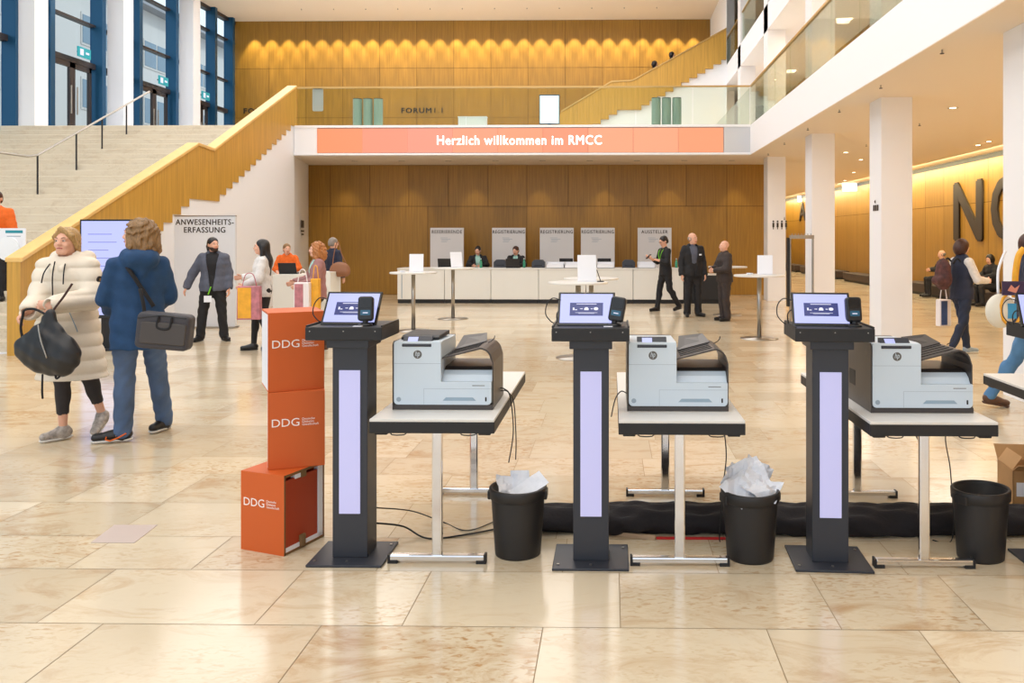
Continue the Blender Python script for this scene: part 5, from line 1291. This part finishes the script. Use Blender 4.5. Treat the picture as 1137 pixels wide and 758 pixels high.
tote('yellow and pink patterned bag carried by the woman with long dark hair', 277, 336, 11.2, .32, .46, (M_pk, M_yel), 5)
# 5 woman in orange vest behind the service counter
person('woman in an orange vest over a black top standing behind the white service counter', on(320, 16.4), 10, 1.52, head=(25, 6), lean=10, j=dict(elL=(.25, -.12, 1.15), wrL=(.10, -.36, 1.02), elR=(-.25, -.10, 1.13), wrR=(-.12, -.36, .98)),
       top=(M_or, .03), shirt=M_blk, legs=(M_blk, .015, .02), shoes=M_shoeb, hair=('pony', M_hdb), sleeve=.6)
# 6 blonde woman with flowery bag
root, J, s = person('woman with wavy strawberry blonde hair in a mint top and pinkish cardigan', on(352, 11.5), -62, 1.56,
    j=dict(elR=(-.24, -.08, 1.13), wrR=(-.20, -.30, 1.08), elL=(.24, -.06, 1.12), wrL=(.16, -.27, 1.05), anL=(.10, -.16, .085), toL=(.11, -.32, .032), knL=(.10, -.12, .5), anR=(-.1, .12, .09), toR=(-.11, -.04, .035)),
    head=(0, 0), top=(M_pink, .035), shirt=M_mint, legs=(M_blk2, .012, .02), shoes=M_shoebr, hair=('wavy', M_hred), opened=.11)
tote('white bag with pink flower print carried by the strawberry blonde woman', 336, 328, 11.12, .22, .36, (M_wb, M_pk), 0)
tote('narrow bright yellow bag beside the white flower print bag', 350.5, 326, 11.2, .12, .42, (M_yel,), 0)
# 7 person with brown shoulder bag
root, J, s = person('person in a dark jacket and jeans at the service counter with a brown bag', on(370, 16.6), 150, 1.63, head=(-10, 8), top=(M_navy, .03), legs=(M_jean2, .012, .02), shoes=M_shoeb, hair=('short', M_hgrey), j=dict(wrL=(.18, -.22, 1.08), elL=(.24, -.03, 1.12)))
p = P(377.5, 299, 16.2); bag = thing('shoulder_bag', 'brown leather shoulder bag hanging on the person in the dark jacket', 'bag', (p.x, p.y, p.z)); S = SDF((-.25, -.12, -.2), (.25, .12, .2), .01); S.ell((0, 0, 0), (.20, .08, .15), 0); S.cone((-.12, 0, -.04), (.12, 0, -.06), .08, .08, .04); S.mesh('bag_body', mat('brown_leather', srgb(140, 92, 62), .5), bag); strap('shoulder_strap', bag, [(-.15, 0, .08), (-.12, .02, .35), (-.06, .05, .55), (.03, .02, .3), (.14, 0, .09)], .010, mat('brown_leather', srgb(140, 92, 62), .5))
# 8 person with orange jacket on the stair, cut by the frame
ys_ = 12.36; zs_ = stair_z(ys_)
person('person in an orange jacket and black trousers on the stair steps behind the pole sign', (XY(-7, ys_), ys_ + .05, zs_), 20, 1.72, top=(M_or, .03), legs=(M_blk, .015, .025), shoes=M_shoeb, hair=('short', M_hbr),
       j=dict(elL=(.24, -.03, 1.05), wrL=(.27, -.16, .83), anR=(-.09, .0, .085), toR=(-.10, -.13, .03), anL=(.09, 0, .085), toL=(.10, -.13, .03)))
# 10/11 seated staff behind the counter
SIT = dict(hiR=(-.09, 0, .50), hiL=(.09, 0, .50), knR=(-.11, -.40, .50), knL=(.11, -.40, .50), anR=(-.11, -.38, .085), anL=(.11, -.38, .085), toR=(-.12, -.55, .035), toL=(.12, -.55, .035))
def sit(j={}): d = dict(SIT); d.update(j); return d
def chair(label, loc, rz):
    r = thing('office_chair', label, 'chair', loc, R(rz)); MB().box(-.22, .22, -.2, .22, .36, .40).build('seat', M_black, r, bevel=.02); MB().box(-.2, .2, .23, .27, .5, .86).build('backrest', M_black, r, bevel=.02)
    MB().box(-.03, .03, .2, .26, .38, .55).build('back_support', M_black, r); MB().cyl((0, 0, .06), (0, 0, .36), .03).build('column', M_steel, r)
    for a in range(5): MB().box(-.02, .02, .0, .28, .03, .07).build('foot', M_black, r).rotation_euler = (0, 0, R(72 * a))
for px, l, hd, tpm, sx, cl_ in ((531, 'seated man in a black suit looking down behind the counter', ('short', M_hblk), M_blk, 5, 'office chair under the seated man behind the counter'), (574, 'seated woman in a black blazer with tied hair looking down behind the counter', ('bun', M_hbr), M_blk, -8, 'office chair under the seated woman behind the counter')):
    x, y, _ = on(px, 21.55); hz = .14
    person(l, (x, y, hz), sx, 1.66, down=.40, lean=12, head=(-10, 18), top=(tpm, .03), shirt=M_mint, opened=.07, legs=(M_blk, .015, .02), shoes=M_shoeb, hair=hd,
           j=sit(dict(elR=(-.25, -.18, .80), wrR=(-.12, -.40, .78), elL=(.25, -.18, .80), wrL=(.12, -.40, .78), pel=(0, 0, .53), wai=(0, -.02, .68), che=(0, -.07, .87), nek=(0, -.10, 1.03), hed=(0, -.15, 1.19), shR=(-.175, -.09, .985), shL=(.175, -.09, .985))))
    chair(cl_, (x, y, 0), sx)
# 11 man with phone
root, J, s = person('man in a black short sleeved shirt walking while looking at his phone beside the counter', on(739, 17.9), -62, 1.67,
    lean=4, head=(0, 24), j=dict(anL=(.10, .30, .12), toL=(.11, .17, .04), knL=(.10, .05, .50), anR=(-.09, -.16, .085), toR=(-.10, -.33, .032), knR=(-.10, -.10, .50), elR=(-.22, -.08, 1.12), wrR=(-.10, -.33, 1.20), elL=(.22, -.10, 1.12), wrL=(.08, -.33, 1.18)),
    top=(M_blk, .016), legs=(M_blk, .014, .022), shoes=M_shoeb, hair=('short', M_hblk), sleeve=.72, glasses=True, curl={'R': dict(curl=25, dir=(.1, -.9, .3), palm=(0, .3, 1)), 'L': dict(curl=25, dir=(-.1, -.9, .3), palm=(0, .3, 1))})
strap('lanyard', root, [(-.05, -.04, 1.42), (-.06, -.14, 1.30), (0, -.155, 1.14), (.06, -.14, 1.30), (.05, -.04, 1.42)], .007, M_green)
p = local(root, (-.03, -.42, 1.21)); ph = thing('smartphone', 'smartphone in the hands of the man in the black shirt', 'phone', (p.x, p.y, p.z), R(-62)); MB().prism(rrect(-.036, .036, -.075, .075, .008), 'y', -.004, .004).build('case', M_black2, ph).rotation_euler = (R(-50), 0, 0)
# 12 man in dark suit
root, J, s = person('grey haired man in a dark suit and grey shirt standing with hands by his side', on(769, 16.7), 12, 1.73,
    j=dict(anR=(-.11, .02, .085), toR=(-.15, -.13, .03), anL=(.12, .0, .085), toL=(.20, -.13, .03)), head=(30, 4), top=(M_blk, .036), shirt=M_grey, legs=(M_blk, .022, .038), shoes=M_shoeb, hair=('bald', M_hgrey), opened=.085, build=1.08)
MB().box(.09, .14, -.165, -.158, 1.26, 1.29).build('name_badge', M_paper, root)
# 13 bald man
root, J, s = person('bald man in a dark brown suit facing the taller grey haired man', on(804.5, 15.8), -72, 1.57,
    j=dict(elR=(-.24, -.08, 1.12), wrR=(-.08, -.26, 1.10), elL=(.24, -.06, 1.12), wrL=(.08, -.26, 1.08)), head=(-6, 2), top=(M_blk2, .036), legs=(M_blk2, .022, .038), shoes=M_shoeb, hair=None, build=1.18)
# 14 woman with backpack
root, J, s = person('woman with reddish brown hair, dark vest and checked backpack looking down at her hands', on(1068, 11.2), 104, 1.60,
    head=(4, 24), j=dict(anR=(-.10, .26, .10), toR=(-.11, .12, .04), knR=(-.10, .05, .5), anL=(.10, -.16, .085), toL=(.11, -.33, .032), knL=(.10, -.10, .5), elL=(.24, -.08, 1.13), wrL=(.16, -.32, 1.12), elR=(-.24, -.08, 1.12), wrR=(-.14, -.32, 1.10)),
    top=(M_navy, .034), shirt=M_wht, sleeve=0, legs=(M_jean2, .012, .016), shoes=M_prn2, sole=M_sole, hair=('bob', M_hbr), build=1.05)
for t in 'RL':
    S = SDF(np.minimum(np.minimum(J['sh' + t], J['el' + t]), J['wr' + t]) - .1, np.maximum(np.maximum(J['sh' + t], J['el' + t]), J['wr' + t]) + .1, .009); S.cone(J['sh' + t], J['el' + t], .066, .054, .02); S.cone(J['el' + t], J['wr' + t], .054, .042, .02); S.mesh('sleeve', M_wht, root)
bp_ = local(root, (-.02, .31, 1.13)); bag = thing('backpack', 'dark backpack with reddish checks on the back of the woman in the vest', 'backpack', (bp_.x, bp_.y, bp_.z - .2), R(104)); S = SDF((-.2, -.14, -.04), (.2, .14, .45), .009); S.cone((0, 0, .12), (0, 0, .27), .155, .13, .03, q=.55); S.cone((-.06, .07, .1), (.06, .07, .1), .06, .06, .03); S.disp(lambda x, y, z: .004 * np.sin(x * 50) * np.sin(z * 40)); S.mesh('pack_body', mat('checked_fabric', srgb(96, 52, 50), .7, noise_amt=.7, nscale=14), bag)
strap('shoulder_strap', bag, [(-.09, -.09, .33), (-.10, -.14, .40), (-.10, -.20, .36)], .014, M_blk); strap('shoulder_strap', bag, [(.09, -.09, .33), (.10, -.14, .40), (.10, -.20, .36)], .014, M_blk)
tote('white paper carrier bag with yellow and blue print carried by the woman with the backpack', 1047.5, 347, 11.6, .20, .38, (M_wb, mat('bag_blue', srgb(60, 90, 150), .6, noise_amt=.4, nscale=8)), 20)
# 15 seated man on the wall bench, 16 person in dark and red
yb = YX(1046, XW - .42); 
person('seated man in black reading on the wall bench under the big letter N', (XW - .42, yb, .02), -95, 1.66, down=.40, head=(-10, 16), top=(M_blk, .03), legs=(M_blk, .016, .024), shoes=M_shoeb, hair=('bald', M_hgrey),
       j=sit(dict(elR=(-.24, -.10, .78), wrR=(-.10, -.32, .76), elL=(.24, -.10, .78), wrL=(.10, -.32, .76))))
person('seated person in black on the wall bench close to the big pillar', (XW - .42, YX(1103, XW - .42), .02), -80, 1.6, down=.40, lean=8, head=(20, 20), top=(M_blk, .034), legs=(M_blk, .016, .024), shoes=M_shoeb, hair=('bob', M_hblk),
       j=sit(dict(elR=(-.24, -.14, .78), wrR=(-.10, -.34, .72), elL=(.24, -.14, .78), wrL=(.10, -.34, .72))), collar=True)
# 17 person at the right picture edge
L17 = on(1145, 7.35)
root, J, s = person('person in a navy jacket with yellow stripe and light jeans walking past the fourth pillar', L17, 70, 1.66,
    wj=dict(anR=Wd(L17, 1097, 7.72, .11), toR=Wd(L17, 1116, 7.70, .035), knR=Wd(L17, 1127, 7.52, .50), anL=Wd(L17, 1168, 7.25, .085), toL=Wd(L17, 1190, 7.2, .032), knL=Wd(L17, 1158, 7.28, .51)), j=dict(elR=(-.23, -.02, 1.12), wrR=(-.2, -.22, 1.0)),
    top=(M_navy, .04), legs=(M_ljean, .012, .016), shoes=M_shoebr, hair=('short', M_hbr), collar=True, build=1.05, vox=.008)
iv = (Matrix.Translation(root.location) @ Matrix.Rotation(root.rotation_euler[2], 4, 'Z')).inverted()
strap('sleeve_stripe', root, [tuple(iv @ P(a, b, 7.10)) for a, b in ((1137, 276), (1131, 284), (1128, 300), (1127, 316), (1127, 330))], .03, M_yel)
p = P(1111, 345, 7.05); bag = thing('sling_bag', 'white and yellow round bag carried at the hip of the person in the navy jacket', 'bag', (p.x, p.y, p.z)); S = SDF((-.16, -.12, -.2), (.16, .12, .2), .008); S.ell((0, 0, 0), (.13, .07, .15), 0); S.mesh('bag_body', mat('bag_offwhite', srgb(226, 220, 205), .6), bag); MB().tube([(.06 + .09 * math.cos(a), -.06, .02 + .14 * math.sin(a)) for a in np.linspace(0, 6.28, 14)], .012).build('trim_ring', M_yel, bag); MB().box(.03, .10, -.075, -.065, -.06, .07).build('blue_patch', mat('patch_blue', srgb(60, 150, 200), .4), bag)
strap('strap', bag, [(-.02, 0, .15), (-.0, .04, .35), (.08, .08, .52)], .012, M_paper)
p = P(1129, 320, 6.95); c = thing('folder', 'dark purple printed folder under the arm of the person in the navy jacket', 'folder', (p.x, p.y, p.z), R(-5)); MB().box(-.12, .12, -.01, .01, -.06, .06).build('cover', mat('folder_purple', srgb(60, 40, 80), .5, noise_amt=.4, nscale=20), c); MB().prism([(-.08, -.02), (-.05, .03), (-.02, .0), (.02, .03), (-.01, -.04)], 'y', -.012, -.01).build('print_mark', mat('folder_print', srgb(215, 140, 120), .5), c)
# 18/19 two people on the distant stair
for px, l, hz in ((727, 'person with dark hair half hidden behind the distant stair balustrade, lower of the two', 70), (746, 'person with dark hair half hidden behind the distant stair balustrade, upper of the two', 60)):
    Yp = YS + 1.0; x = XY(px, Yp); zt = 1.6 + (265 - hz) / 900 * Yp; zst = max([p[1] for p in tp if p[0] <= x] or [ZB])
    person(l, (x, Yp, zst), 90, max(1.45, min(1.8, zt - zst + .08)), head=(0, 10), top=(M_blk, .03), legs=(M_blk, .015, .02), shoes=M_shoeb, hair=('bob', M_hblk), vox=.012)
